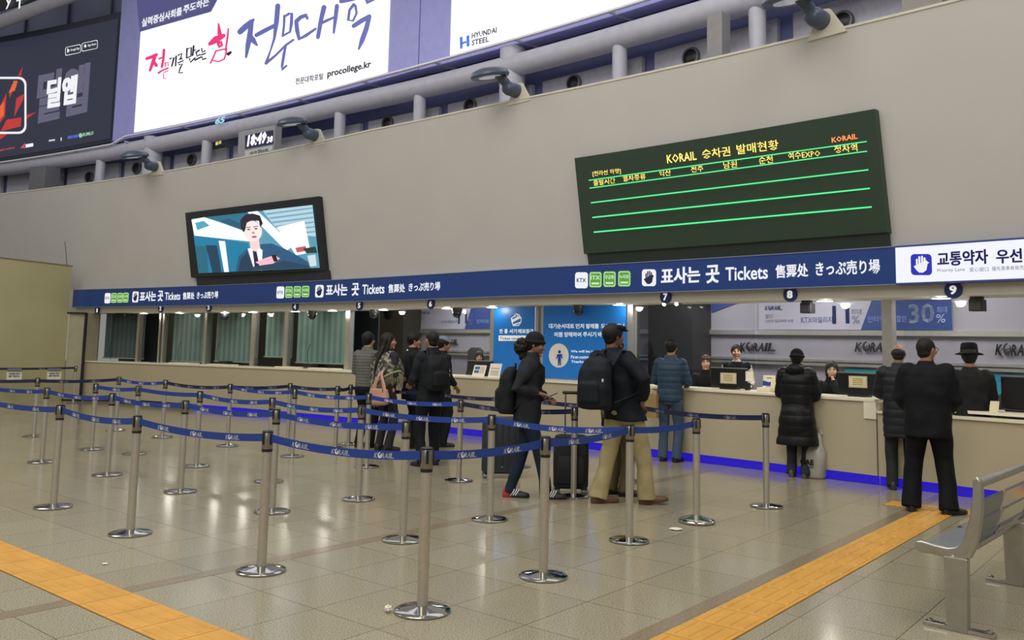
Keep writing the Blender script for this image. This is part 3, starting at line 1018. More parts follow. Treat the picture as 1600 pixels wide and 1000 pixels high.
# ------------------------------------------------------------------ advertising screens above the parapet
BD = .78
frame_b = M('billboard_frame', 'a2a4ea', rough=.4, vary=.05)  # purple glow of the lit screens is put into the frame colour
frame_d = M('billboard_frame_dark', '2c2f42', rough=.4)
lit_w = E_('screen_white', 'f8f7ff', 1.25)
def billboard(s0, s1, zb0, zb1, zt_, mat, label, mname, fm, border=(.35, .12)):
    r = empty('billboard', Praw((s0 + s1) / 2, BD, zb0), 0, label, 'billboard', 'lit advertising screens high on the wall')
    zz = lambda s: zb0 + (zb1 - zb0) * (s - s0) / (s1 - s0)
    m = MB(); arc_slab(m, s0 - border[0], s1 + border[0], BD + .02, BD + .35, lambda s: zz(s) - border[1], zt_ + .2, 16, True)
    wbuild(m, 'housing', fm, r, smooth=.5)
    m = MB(); arc_slab(m, s0, s1, BD, BD + .03, zz, zt_, 16, True)
    wbuild(m, 'screen', mat, r, smooth=.5)
    return r
s2a, s2b = -13.36, -4.27
b2 = billboard(s2a, s2b, 7.32, 7.50, 12.2, lit_w, 'glowing white billboard with brush lettering and a web address', 'w', frame_b, (.9, .13))
s3a = -2.44
b3 = billboard(s3a, 9.5, 7.49, 7.36, 12.2, lit_w, 'glowing white billboard with a blue H emblem in its lower left corner', 'w', frame_b, (.9, .13))
b1 = billboard(-23.5, -14.35, 7.02 - .03 * 4.3, 7.25, 10.75, E_('screen_dark', '36384f', .6), 'dark billboard with red zigzag shapes and two large Korean letters', 'd', frame_d, (.07, .1))

# second billboard: purple heading tab, lettering, brush strokes
m = MB()
poly_on(m, [(208, -60), (218.5, 50), (330, 18.5), (341, -2), (345, -60)], BD, .004)
wbuild(m, 'heading_tab', E_('tab_purple', '5d5b96', .7), b2)
m = MB(); put_text(m, '실력중심사회를', span(224, 37, 286.5, 18, 12, BD, .05), .03, 0, 2); put_text(m, '주도하는', span(289, 16, 329, 3, 12, BD, .05), .03, 0, 2)
wbuild(m, 'lettering', white_lit, b2)
def brush(mb, strokes, k=3.81, ox=200, oy=0, d=None, off=.006):
    d = BD if d is None else d
    for st in strokes:
        pts = [(ox + x / k, oy + y / k, w / k) for x, y, w in st]
        L_, R_ = [], []
        for i, (x, y, w) in enumerate(pts):
            a = pts[max(0, i - 1)]; b = pts[min(len(pts) - 1, i + 1)]
            dx, dy = b[0] - a[0], b[1] - a[1]
            l = math.hypot(dx, dy) or 1
            nx, ny = -dy / l * w / 2, dx / l * w / 2
            L_.append((x + nx, y + ny)); R_.append((x - nx, y - ny))
        for i in range(len(pts) - 1):
            poly_on(mb, [L_[i], L_[i + 1], R_[i + 1], R_[i]], d, off)
        for i in (0, len(pts) - 1):
            x, y, w = pts[i]
            poly_on(mb, [(x + w / 2 * math.cos(2 * PI * q / 8), y + w / 2 * math.sin(2 * PI * q / 8)) for q in range(8)], d, off)
blue_ink = E_('brush_blue', '6a6fb8', .85)
pink_ink = E_('brush_pink', 'f0347c', .95)
dark_ink = E_('brush_dark', '2c2848', .5)
m = MB()
brush(m, [[(668, 190, 34), (700, 160, 36), (735, 130, 30), (748, 118, 16)], [(735, 130, 30), (728, 200, 32), (715, 270, 30), (704, 340, 14)], [(722, 205, 26), (745, 240, 34), (768, 268, 14)],
          [(765, 210, 24), (820, 180, 26), (880, 150, 24)], [(893, 35, 30), (885, 130, 30), (872, 230, 16), (850, 300, 10), (822, 378, 18)], [(822, 378, 18), (880, 330, 14), (940, 270, 14), (985, 238, 14)],
          [(932, 95, 16), (930, 150, 14), (922, 215, 14)], [(932, 100, 12), (960, 82, 16), (976, 80, 18), (974, 140, 20), (966, 190, 14), (925, 212, 12)], [(942, 265, 12), (930, 320, 18), (918, 395, 16), (916, 415, 18), (945, 392, 12)],
          [(1003, 128, 26), (1030, 102, 24), (1062, 92, 26), (1068, 110, 18)], [(1003, 130, 24), (1008, 180, 26), (1020, 232, 26), (1060, 212, 20), (1118, 172, 14)],
          [(1168, 44, 30), (1150, 120, 26), (1132, 222, 24)], [(1140, 145, 16), (1180, 125, 18), (1225, 105, 14)], [(1245, 36, 26), (1236, 110, 24), (1226, 195, 14)],
          [(1270, 8, 26), (1320, -2, 26), (1390, -20, 26)], [(1345, 28, 20), (1320, 60, 16), (1312, 120, 18), (1340, 125, 14), (1362, 80, 14), (1355, 35, 16)], [(1418, -20, 28), (1425, 15, 24), (1470, -5, 14)],
          [(1345, 155, 26), (1390, 125, 28), (1438, 98, 26)], [(1438, 98, 26), (1420, 170, 30), (1395, 240, 30), (1375, 292, 12)]])
wbuild(m, 'brush_lettering', blue_ink, b2)
m = MB()
brush(m, [[(x, y, w * 1.25) for x, y, w in st] for st in [[(112, 350, 14), (140, 340, 16), (172, 325, 14)], [(165, 328, 16), (150, 370, 18), (132, 420, 12)], [(150, 360, 14), (170, 390, 16)], [(215, 298, 14), (212, 350, 12), (203, 398, 12)], [(185, 350, 8), (208, 342, 8)], [(182, 435, 10), (205, 420, 8), (240, 405, 8)],
          [(222, 375, 6), (224, 395, 6)], [(222, 378, 6), (238, 370, 6), (240, 390, 6)], [(215, 432, 5), (240, 420, 5)], [(212, 440, 5), (214, 470, 5), (228, 466, 4)],
          [(540, 142, 8), (546, 200, 22)], [(488, 262, 18), (525, 236, 34), (572, 212, 18)], [(540, 258, 16), (556, 250, 14), (560, 270, 14), (545, 280, 14), (538, 262, 14)], [(598, 172, 8), (594, 220, 10), (582, 300, 8)], [(525, 302, 8), (512, 335, 8), (492, 376, 8)], [(525, 304, 7), (556, 297, 7), (588, 290, 7)], [(588, 290, 7), (584, 320, 8), (574, 352, 7)], [(506, 360, 6), (540, 368, 7), (574, 352, 7)]]])
wbuild(m, 'brush_lettering', pink_ink, b2)
m = MB()
brush(m, [[(x, y, w * 1.5) for x, y, w in st] for st in [[(252, 350, 7), (275, 342, 8), (262, 395, 6)], [(288, 335, 7), (284, 392, 6)], [(300, 330, 6), (322, 318, 7), (316, 345, 6), (302, 355, 5), (325, 350, 5)], [(298, 375, 5), (330, 362, 5)], [(306, 385, 6), (325, 380, 6), (310, 410, 6), (304, 435, 6), (325, 432, 5)],
          [(352, 290, 7), (350, 345, 6)], [(354, 292, 6), (378, 283, 7), (376, 335, 6), (352, 345, 5)], [(392, 275, 8), (386, 330, 7)], [(388, 305, 5), (402, 298, 5)], [(368, 350, 6), (372, 372, 6), (400, 345, 6)],
          [(405, 312, 6), (425, 300, 7)], [(408, 315, 6), (412, 335, 6), (430, 325, 6)], [(400, 358, 7), (435, 340, 6)], [(440, 290, 6), (443, 312, 6), (460, 302, 6)], [(436, 328, 5), (462, 318, 6)], [(442, 338, 5), (445, 355, 6), (464, 348, 6)], [(598, 322, 14), (612, 312, 10)]]])
wbuild(m, 'brush_lettering', dark_ink, b2)
m = MB(); put_text(m, '전문대학포털', span(462, 127.5, 505, 119, 10, BD, .006), .02, 0, 2); put_text(m, 'procollege.kr', span(512, 117, 580, 101, 13.5, BD, .006), .03, 0, 2)
wbuild(m, 'lettering', E_('web_grey', '2e2e38', .3), b2)
# third billboard: emblem and two words
m = MB()
ex = lambda x, y: (580 + x / 3.81, y / 3.81)
for q in (((528, 222), (545, 218), (545, 288), (530, 292)), ((568, 214), (585, 209), (586, 275), (570, 280)), ((545, 250), (568, 244), (568, 258), (557, 258), (545, 266))):
    poly_on(m, [ex(*p) for p in q], BD, .005)
wbuild(m, 'emblem', E_('emblem_blue', '1d6fe0', .9), b3)
m = MB()
a, b = ex(600, 215), ex(748, 178); put_text(m, 'HYUNDAI', span(*a, *b, 8.5, BD, .006), .03, 0, 1)
a, b = ex(600, 256), ex(702, 232); put_text(m, 'STEEL', span(*a, *b, 8.5, BD, .006), .03, 0, 1)
wbuild(m, 'lettering', E_('steel_grey', '3a3a42', .4), b3)
# first billboard
ix = lambda x, y: (x / 3.846, y / 3.846)
def bw(part, mat, polys=(), txt=()):
    m = MB()
    for off, q in polys:
        poly_on(m, [ix(*p) for p in q], BD, off)
    for t, x0, y0, x1, y1, h, bold, off in txt:
        a, b = ix(x0, y0), ix(x1, y1)
        put_text(m, t, span(*a, *b, h / 3.846, BD, off), bold, 0, 2)
    wbuild(m, part, mat, b1)
bw('large_lettering', E_('letter_dusk', '6f6c86', .75), txt=[('딜앱', 228, 590, 528, 525, 260, .05, .004)])
bw('lettering', white_lit, txt=[('딜앱', 286, 565, 460, 535, 150, .05, .012)])
bw('zigzag', E_('zig_red', 'd23a3c', .8), polys=[(.005, ((0, 640), (40, 560), (30, 700), (0, 740))), (.005, ((60, 590), (105, 480), (80, 500), (55, 560))), (.005, ((85, 705), (100, 590), (145, 565), (140, 600))), (.005, ((5, 790), (40, 720), (130, 705), (125, 760))), (.005, ((110, 455), (137, 400), (128, 455))), (.005, ((148, 725), (155, 695), (220, 672))), (.005, ((0, 800), (60, 795), (0, 840)))])
m = MB()
o = [ix(*p) for p in rrect(-60, 462, 160, 805, 45)]; i_ = [ix(*p) for p in rrect(-48, 475, 148, 792, 38)]
n = len(o)
for k in range(n):
    poly_on(m, [o[k], o[(k + 1) % n], i_[(k + 1) % n], i_[k]], BD, .007)
wbuild(m, 'rounded_frame', white_lit, b1)
bw('orange_flash', E_('zig_orange', 'f06a34', .9), polys=[(.006, ((52, 560), (85, 485), (108, 488), (90, 545))), (.006, ((0, 640), (26, 610), (24, 690), (0, 715)))])
m = MB()
for q in ((393, 285, 487, 330), (492, 260, 588, 305)):
    o = [ix(x, y + (440 - x) * .24 * 0 + (q[0] - x) * .22 + 12) for x, y in rrect(q[0], q[1] - 12, q[2], q[3] - 5, 10)]
    c = (sum(p[0] for p in o) / len(o), sum(p[1] for p in o) / len(o))
    i_ = [(c[0] + (p[0] - c[0]) * .94, c[1] + (p[1] - c[1]) * .87) for p in o]
    for k in range(len(o)):
        poly_on(m, [o[k], o[(k + 1) % len(o)], i_[(k + 1) % len(o)], i_[k]], BD, .006)
a, b = ix(425, 303), ix(478, 292); put_text(m, 'Google Play', span(*a, *b, 4.2, BD, .006), .02, 0, 1)
poly_on(m, [ix(405, 290), ix(405, 320), ix(421, 303)], BD, .006)
a, b = ix(528, 275), ix(578, 265); put_text(m, 'App Store', span(*a, *b, 4.2, BD, .006), .02, 0, 1)
poly_on(m, [(ix(513, 277)[0] + 1.8 * math.cos(w), ix(513, 277)[1] + 2.6 * math.sin(w)) for w in np.linspace(0, 6, 12)], BD, .006)
wbuild(m, 'store_badges', white_lit, b1)
bw('footer_lettering', white_lit, polys=[(.006, ((366, 828), (372, 826), (371, 846), (366, 847))), (.006, ((154, 868), (198, 860), (202, 866), (200, 880), (156, 888)))], txt=[('mmm', 295, 846, 331, 841, 9, .04, .006)])
bw('footer_mark', E_('foot_red', 'e0506a', .8), polys=[(.007, ((122, 890), (152, 858), (152, 892)))], txt=[('apply combined', 0, 903, 88, 888, 14, .02, .006)])
bw('footer_mark', E_('foot_blue', '5a78f0', .9), txt=[('0001000', 408, 827, 470, 817, 17, .04, .006)])
bw('footer_mark', E_('foot_green', '9ad8a8', .9), polys=[(.007, [(485 + 11 * math.cos(w), 814 + 14 * math.sin(w)) for w in np.linspace(0, 6, 12)])], txt=[('RUMLO', 498, 810, 562, 798, 18, .04, .006)])

# clock on a grey box standing in the recess
ck = empty('digital_clock', Praw(-8.1, .4, 5.9), 0, 'grey digital clock box reading 18:49 above the white wall', 'clock')
m = MB(); arc_slab(m, -8.78, -7.48, .4, .62, 5.4, 6.70, 1, True)
wbuild(m, 'case', M('clock_case', '9c9ba3', rough=.5), ck, bevel=.01)
cd = .395
m = MB(); poly_on(m, [(383, 212), (427, 203), (427, 225), (383, 233)], cd, .003)
wbuild(m, 'display', M('clock_display', '2d3050', rough=.3), ck)
m = MB(); put_text(m, '18:49', span(387, 220.5, 416.5, 214.5, 17, cd, .008), .05, .15, 1); put_text(m, '38', span(417.5, 219, 426.5, 217, 10, cd, .008), .05, .1, 1)
wbuild(m, 'digits', E_('clock_digit', 'f6f6ff', 1.2), ck)
m = MB(); poly_on(m, [(383, 236), (426, 227.5), (426, 234), (383, 246)], cd, .003)
wbuild(m, 'name_plate', M('clock_plate', 'c9cbcf', rough=.4), ck)
m = MB(); put_text(m, 'NH농협BANK', span(391, 239.5, 420, 233.5, 6, cd, .006), .02, 0, 1)
wbuild(m, 'lettering', M('plate_ink', '3a4a5a'), ck)
# small lit signs far up behind the parapet
m = MB(); put_text(m, '통로', span(336.5, 225, 346, 222, 5, 1.3, .0), .04); o = m.build('exit_light', E_('amber_sign', 'f0e070', 1)); tag(o, 'tiny amber lettering glowing in the recess left of the clock', 'sign')
m = MB(); put_text(m, '65', span(338, 190, 353, 187, 9, .62, .03), .04, .2); o = m.build('mark_light', E_('cyan_sign', '9fe0ee', 1)); tag(o, 'tiny pale blue lettering on the dark edge under the white billboard', 'sign')
# letters on a dark sign in the top left corner, with the tube under it
hs = empty('hanging_sign', Praw(-18, .0, 12), 0, 'dark hanging sign with white letters in the top left corner', 'sign')
HD = .2
m = MB(); poly_on(m, [(-60, -60), (125, -60), (118, -18), (60, 2), (-60, 34)], HD, 0); poly_on(m, [(-60, -60), (125, -60), (118, -18), (60, 2), (-60, 34)], HD + .12, 0)
wbuild(m, 'board', M('sign_black', '14141c', rough=.4), hs)
m = MB(); put_text(m, 'y', span(14, 9, 23, 6, 13, HD, .10), .02); put_text(m, 'T', span(30, 9.5, 41, 6, 13, HD, .10), .02)
wbuild(m, 'lettering', white_lit, hs)
mb = MB()
a, b = hit(-40, 50, .35), hit(150, -22, .35)
mb.path([Praw(a[0], .35, a[1]), Praw(b[0], .35, b[1])], .2, 16, caps=False)
trim(mb, tube_m, smooth=1)
# nozzles in the recess panels
noz_r, noz_d = M('nozzle_ring', '6c6c74', rough=.4, metal=.5), M('nozzle_dark', '1c1c20', rough=.4)
NZ = ((140, 277, 'behind the second thin post'), (214, 263, 'left of the first thick column'), (300, 250, 'right of the first thick column'), (606, 193, 'between two thin posts right of the clock'), (735, 166, 'left of the second thick column'), (897, 131, 'right of the second thick column'), (1080, 90, 'left of the tall grey loudspeaker'), (1317, 35, 'behind the rightmost wall lamp'))
for x, y, lb in NZ:
    s, z, t = hit(x, y, 1.38)
    r = empty('air_nozzle', Praw(s, 1.38, z), 0, 'round dark air nozzle in the recess ' + lb, 'air nozzle', 'air nozzles behind the parapet')
    R3 = Matrix((tan_(s), Vector((0, 0, 1)), nrm(s))).transposed().to_4x4()
    R3.translation = Praw(s, 1.38, z)
    m = MB(); m.T = R3
    m.lathe([(.165, -.03), (.175, .02), (.16, .05), (.135, .05), (.13, .0)], 24); wbuild(m, 'ring', noz_r, r, smooth=.6)
    m = MB(); m.T = R3
    m.lathe([(.128, -.02), (.128, .012), (.06, .035), (.02, .038)], 24); wbuild(m, 'core', noz_d, r, smooth=.6)
# tall loudspeaker and dark box in the recess
m = MB(); arc_slab(m, 3.62, 3.88, .35, .6, 5.3, 6.62, 1, True)
sp = tag(m.build('column_loudspeaker', M('column_speaker', '8b8a8e', rough=.5), bevel=.015), 'tall grey column loudspeaker in the recess at the upper right', 'speaker')
m = MB(); arc_slab(m, -17.0, -16.35, .3, .8, 5.3, 6.55, 1, True)
tag(m.build('recess_box', M('recess_box_grey', '6f7078', rough=.6), bevel=.02), 'dark grey box standing in the recess at the far left', 'box')
# lamps on the parapet
lampb = M('lamp_housing', '4a5468', rough=.35)
SPL = ((243, 252, 'leftmost, above the olive partition side'), (492, 208, 'just right of the digital clock'), (806, 141, 'in front of the second thick column'), (1283, 31, 'at the upper right'))
for (x, y, lb) in SPL:
    s, z, t = hit(x, y, -.42)
    z = walltop(s) * zf(s) if True else z
    r = empty('parapet_lamp', Praw(s, -.40, z), 0, 'dark oval floodlight on the parapet, ' + lb, 'lamp', 'floodlights along the parapet')
    base = Praw(s, -.38, z)
    m = MB(); T_, N_ = tan_(s), nrm(s)
    w = [base + T_ * a + Vector((0, 0, b)) for a, b in ((-.20, -.05), (.32, -.05), (.10, .30), (-.02, .32))]
    m.hexa([p + N_ * .03 for p in w] + [p - N_ * .03 for p in w])
    wbuild(m, 'bracket', fascia_m, r)
    m = MB(); m.path([base + Vector((0, 0, .17)) + N_ * .0, base + Vector((0, 0, .17)) + N_ * .22], .12, 20)
    wbuild(m, 'joint', lampb, r, smooth=1)
    c = base + Vector((0, 0, .38)) + N_ * .5 - T_ * .18
    m = MB()
    up = (Vector((0, 0, 1)) + N_ * .25).normalized()
    side = T_
    fwd = up.cross(side)
    R3 = Matrix((side, fwd, up)).transposed().to_4x4(); R3.translation = c
    m.T = R3
    m.lathe([(.20, -.05), (.31, -.06), (.33, -.02), (.30, .05), (.18, .10), (.03, .115)], 32)
    wbuild(m, 'head', lampb, r, smooth=.8)
    m = MB(); m.T = R3; m.lathe([(.02, -.062), (.19, -.058), (.2, -.045)], 28)
    wbuild(m, 'lens', M('lamp_lens', 'b9bdc8', rough=.15, emit='c8ccd8', estr=.25), r)
    m = MB(); m.path([base + Vector((0, 0, .17)) + N_ * .15, c - Vector((0, 0, 0)) - N_ * .1 + T_ * .1], .08, 14)
    wbuild(m, 'arm', lampb, r, smooth=1)

# ------------------------------------------------------------------ blue notices in the window bays
nblue = M('notice_blue', '1668b4', rough=.4, vary=.05, emit='1c7ad0', estr=.12)
ND = .57
def notice(s0, s1, label, name):
    r = empty(name, P((s0 + s1) / 2, ND, 1.05), 0, label, 'notice', 'blue notices in the counter windows')
    m = MB(); arc_slab(m, s0, s1, ND, ND + .03, 1.06, 2.302, 4)
    wbuild(m, 'board', nblue, r)
    return r
n1 = notice(-.92, .03, 'narrow blue notice with a white hand symbol between steel posts', 'window_notice')
n2 = notice(.25, 1.99, 'wide blue notice with white Korean lines and a round figure symbol', 'window_notice')
iw = M('notice_white', 'eef3f8', rough=.5, emit='ffffff', estr=.18)
vz = lambda x, y: (760 + x / 6.667, 460 + y / 6.667)
def ln(parent, txt, x0, y0, x1, y1, h, bold=.03, mat=None, part='lettering'):
    a, b = vz(x0, y0), vz(x1, y1)
    m = MB(); put_text(m, txt, span(*a, *b, h / 6.667, ND, .004), bold, 0, 2)
    wbuild(m, part, mat or iw, parent)
m = MB()
c = [vz(258 + 110 * p[0], 330 - 135 * p[1]) for p in ((.2, .0), (.05, .3), (.0, .62), (.3, .8), (.5, 1.0), (.8, .85), (1., .65), (.98, .3), (.75, .02))]
i_ = [(sum(p[0] for p in c) / 9 + (q[0] - sum(p[0] for p in c) / 9) * .84, sum(p[1] for p in c) / 9 + (q[1] - sum(p[1] for p in c) / 9) * .84) for q in c]
for k in range(9):
    poly_on(m, [c[k], c[(k + 1) % 9], i_[(k + 1) % 9], i_[k]], ND, .004)
poly_on(m, [vz(262, 265), vz(350, 225), vz(365, 245), vz(275, 290)], ND, .004)
poly_on(m, [vz(285, 310), vz(350, 285), vz(352, 298), vz(292, 320)], ND, .004)
for x in (300, 322, 340):
    poly_on(m, [vz(x - 4, 240), vz(x + 4, 238), vz(x + 4, 205), vz(x - 4, 207)], ND, .004)
wbuild(m, 'hand_symbol', iw, n1)
ln(n1, 'ticket', 290, 268, 340, 252, 26, .03, nblue, 'lettering')
for t, x0, x1 in (('한', 138, 172), ('줄', 190, 222), ('서기', 240, 318), ('매표창구', 332, 492)):
    ln(n1, t, x0, 383, x1, 383, 44)
m = MB(); poly_on(m, [vz(128, 428), vz(420, 428), vz(420, 484), vz(128, 484)], ND, .003); wbuild(m, 'white_strip', iw, n1)
ln(n1, 'Ticket counter', 140, 458, 405, 458, 30, .02, M('strip_ink', '8a5a50'))
for t, x0, x1, y in (('대기순서대로', 652, 915, 330), ('먼저', 932, 1018, 330), ('발매를', 1040, 1172, 330), ('도와드리니', 1195, 1435, 330), ('이점', 708, 792, 418), ('양해하여', 812, 988, 418), ('주시기', 1008, 1145, 416), ('바랍니다', 1165, 1330, 416)):
    ln(n2, t, x0, y, x1, y, 50)
for t, x0, x1, y in (('We will be issuing tickets', 882, 1350, 597), ('First-come First-served', 882, 1290, 652), ('Thanks for waiting', 884, 1230, 705)):
    ln(n2, t, x0, y, x1, y, 34, .02)
m = MB(); poly_on(m, [vz(755 + 104 * math.cos(w), 637 + 126 * math.sin(w)) for w in np.linspace(0, 2 * PI, 33)[:-1]], ND, .003)
wbuild(m, 'round_symbol', M('symbol_cream', 'd9d8d0', rough=.5), n2)
m = MB()
poly_on(m, [vz(763 + 15 * math.cos(w), 598 + 17 * math.sin(w)) for w in np.linspace(0, 2 * PI, 17)[:-1]], ND, .006)
poly_on(m, [vz(*p) for p in ((740, 622), (788, 620), (796, 668), (788, 672), (778, 645), (778, 740), (766, 742), (762, 690), (758, 742), (746, 740), (748, 645), (736, 674), (727, 670))], ND, .006)
wbuild(m, 'figure', M('figure_blue', '173a96', rough=.5), n2)

# ------------------------------------------------------------------ banners and lettering on the office wall
OD = 2.60
ban_w = M('banner_white', 'a19fb2', rough=.5, vary=.02)
ban_b = M('banner_blue', '1d3878', rough=.5, vary=.03)
logo_m = M('office_letter', '37353a', rough=.35, metal=.3)
bl_ink = M('banner_ink', '24407e', rough=.5)
gy_ink = M('banner_grey_ink', '5f6274', rough=.5)
def banner(sa, sb, sblue, stop, label):
    r = empty('banner', P((sa + sb) / 2, OD, 1.98), 0, label, 'banner', 'fare banners on the office wall')
    m = MB(); arc_slab(m, sa, stop, OD - .02, OD, 1.975, 2.62); wbuild(m, 'sheet', ban_w, r)
    m = MB()
    q = [(sblue, 1.976), (stop, 1.976), (stop, 2.62), (sblue + .24, 2.62)]
    m.add([P(s, OD - .024, z) for s, z in q], [(0, 1, 2, 3)]); wbuild(m, 'blue_field', ban_b, r)
    return r
k1 = banner(-4.86, -2.5, -3.44, -2.3, 'pale banner with 11% and a blue slanted end seen behind counter 6')
k2 = banner(3.21, 6.13, 4.86, 6.13, 'pale and blue banner with 11% and 30% behind counters 7 and 8')
def wt(parent, txt, x0, y0, x1, y1, h, mat, bold=.0, part='lettering'):
    m = MB(); put_text(m, txt, span(x0, y0, x1, y1, h, OD - .02, .008), bold, 0, 2); wbuild(m, part, mat, parent)
def lg(parent, x0, y0, x1, y1, h, mat):
    m = MB(); logo(m, span(x0, y0, x1, y1, h, OD - .02, .008)); wbuild(m, 'logo_lettering', mat, parent)
lg(k1, 658.5, 488.5, 673, 488.5, 4.5, bl_ink)
wt(k1, '11', 716, 497, 730, 496, 18, bl_ink, .02); wt(k1, '%', 731.5, 503, 738, 503, 9, gy_ink); wt(k1, '최대', 731.5, 493, 739, 493, 6, gy_ink); wt(k1, 'KTX 마일리지', 690, 503, 716, 502.5, 5, bl_ink)
wt(k1, '할인', 658, 498, 664, 498, 5, gy_ink); wt(k1, '인터넷', 745, 502, 764, 502, 6, M('banner_pale_ink', '7a8ec4'))
lg(k2, 1196, 481, 1223, 480.5, 7, bl_ink)
wt(k2, '11', 1301, 492, 1327, 491, 26, bl_ink, .02); wt(k2, '%', 1331, 500, 1343.5, 499, 12, gy_ink); wt(k2, '최대', 1330, 487.5, 1346, 487, 8.5, gy_ink); wt(k2, 'KTX', 1252, 500, 1269, 500, 8, bl_ink); wt(k2, '마일리지', 1270, 500, 1301, 499.5, 9, bl_ink)
wt(k2, '할인', 1196, 494, 1208, 494, 6, gy_ink); wt(k2, '다양한 철도여행 상품', 1196, 501.5, 1240, 501, 4.5, gy_ink)
pale = M('banner_pale_ink', '7a8ec4')
wt(k2, '인터넷', 1356, 499, 1383, 498, 9, pale); wt(k2, '할인', 1401, 498, 1416, 498, 9, pale)
wt(k2, '30', 1420, 490.5, 1460, 489, 27, M('banner_num', '9aa6c8'), .015); wt(k2, '%', 1463, 498, 1477.5, 497, 12, M('banner_num', '9aa6c8')); wt(k2, '최대', 1464, 484, 1480, 483.5, 8.5, pale)
m = MB(); q = [(2.33, 2.55), (3.15, 2.55), (2.33, 2.27)]
m.add([P(s, OD - .002, z) for s, z in q], [(0, 1, 2)]); trim(m, ban_b)
for x0, y0, x1, y1, h, lb in ((690, 533, 717.5, 534, 9.5, 'behind counter 6'), (1157, 541, 1213, 541.5, 14, 'behind the standing clerk'), (1338, 541, 1400, 541.5, 15, 'behind the bald man'), (1557, 545, 1622, 546, 17, 'at the right edge')):
    m = MB(); logo(m, span(x0, y0, x1, y1, h, OD, .02), .04)
    tag(m.build('wall_lettering', logo_m), 'dark metal letters on the office wall ' + lb, 'lettering', 'dark letters on the office wall')

# ================================================================== QUEUE BARRIER
steel_p = M('post_steel', 'c6c1b6', rough=.34, metal=.82, vary=.06, scale=30)
chrome = M('base_chrome', 'b9b7b2', rough=.09, metal=1., vary=.03)
headm = M('head_steel', '8d8a82', rough=.32, metal=.9, vary=.05)
capm = M('head_black', '141416', rough=.4)
beltm = M('belt_blue', '1c3f96', rough=.6, vary=.08, scale=30, bump=.15, bscale=400)
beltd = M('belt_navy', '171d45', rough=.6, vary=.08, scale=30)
beltw = M('belt_print', 'e2e4ea', rough=.6)
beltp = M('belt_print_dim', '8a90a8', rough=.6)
def post_proto(loc, label):
    r = empty('barrier_post', loc, 0, label, 'barrier post', 'queue barrier posts')
    m = MB(); m.lathe([(.155, 0), (.163, .004), (.163, .011), (.155, .016), (.12, .022), (.07, .030), (.045, .034), (.0335, .036)], 48)
    m.build('base', chrome, r, smooth=.9)
    m = MB(); m.lathe([(.0315, .03), (.0315, .80)], 28); m.build('pole', steel_p, r, smooth=.8)
    m = MB(); m.lathe([(.036, .785), (.036, .803)], 28); m.build('collar', capm, r, smooth=.8)
    m = MB(); m.lathe([(.034, .803), (.0355, .806), (.0355, .912), (.033, .916)], 28); hd = m.build('head', headm, r, smooth=.8)
    m = MB(); m.lathe([(.0335, .910), (.036, .912), (.036, .921), (.030, .926)], 28); m.build('cap', capm, hd, smooth=.8)
    m = MB()
    for k in range(4):
        a = k * PI / 2 + .785
        m.box((.0355 * math.cos(a), .0355 * math.sin(a), .872), (.010, .016, .076), Matrix.Rotation(a, 3, 'Z'))
    m.build('belt_clip', capm, hd)
    return r
PO = {'A': (-4.128, 7.935), 'B': (-2.971, 6.907), 'C': (-1.633, 5.862), 'D': (-0.474, 5.048), 'E': (0.25, 5.858), 'F': (0.983, 7.004), 'G': (1.702, 7.829), 'H': (2.593, 8.707), 'I': (-5.833, 10.855), 'J': (-4.569, 9.911), 'K': (-3.341, 8.894), 'L': (-2.136, 7.926), 'M': (-0.816, 6.874), 'O': (-5.891, 12.248), 'P': (-5.101, 11.829), 'Q': (-3.863, 10.754), 'R': (-2.661, 9.677), 'S': (-1.481, 8.653), 'N': (-0.153, 7.761), 'U': (-6.795, 14.947), 'V': (-5.607, 14.007), 'W': (-4.217, 12.993), 'X': (-2.97, 11.912), 'Y': (-1.796, 11.016), 'T': (-0.563, 10.01), 'AA': (-7.569, 13.79),
      'Z': (.69, 9.08), 'BB': (-3.52, 13.76), 'CC': (-2.68, 13.35), 'DD': (-2.51, 13.62), 'h1': (-1.19, 12.48), 'h2': (.14, 11.33), 'EE': (1.46, 10.2), 'FF': (-10.88, 21.5),
      'a0': (-5.95, 9.5), 'i0': (-7.75, 12.3), 'z0': (-9.2, 13.55), 'f0': (-12.5, 19.3)}
PO['CC'] = tuple(floor_pt(524, 700)[:2]); PO['DD'] = tuple(floor_pt(544.5, 694)[:2]); PO['BB'] = tuple(floor_pt(449.5, 691)[:2])
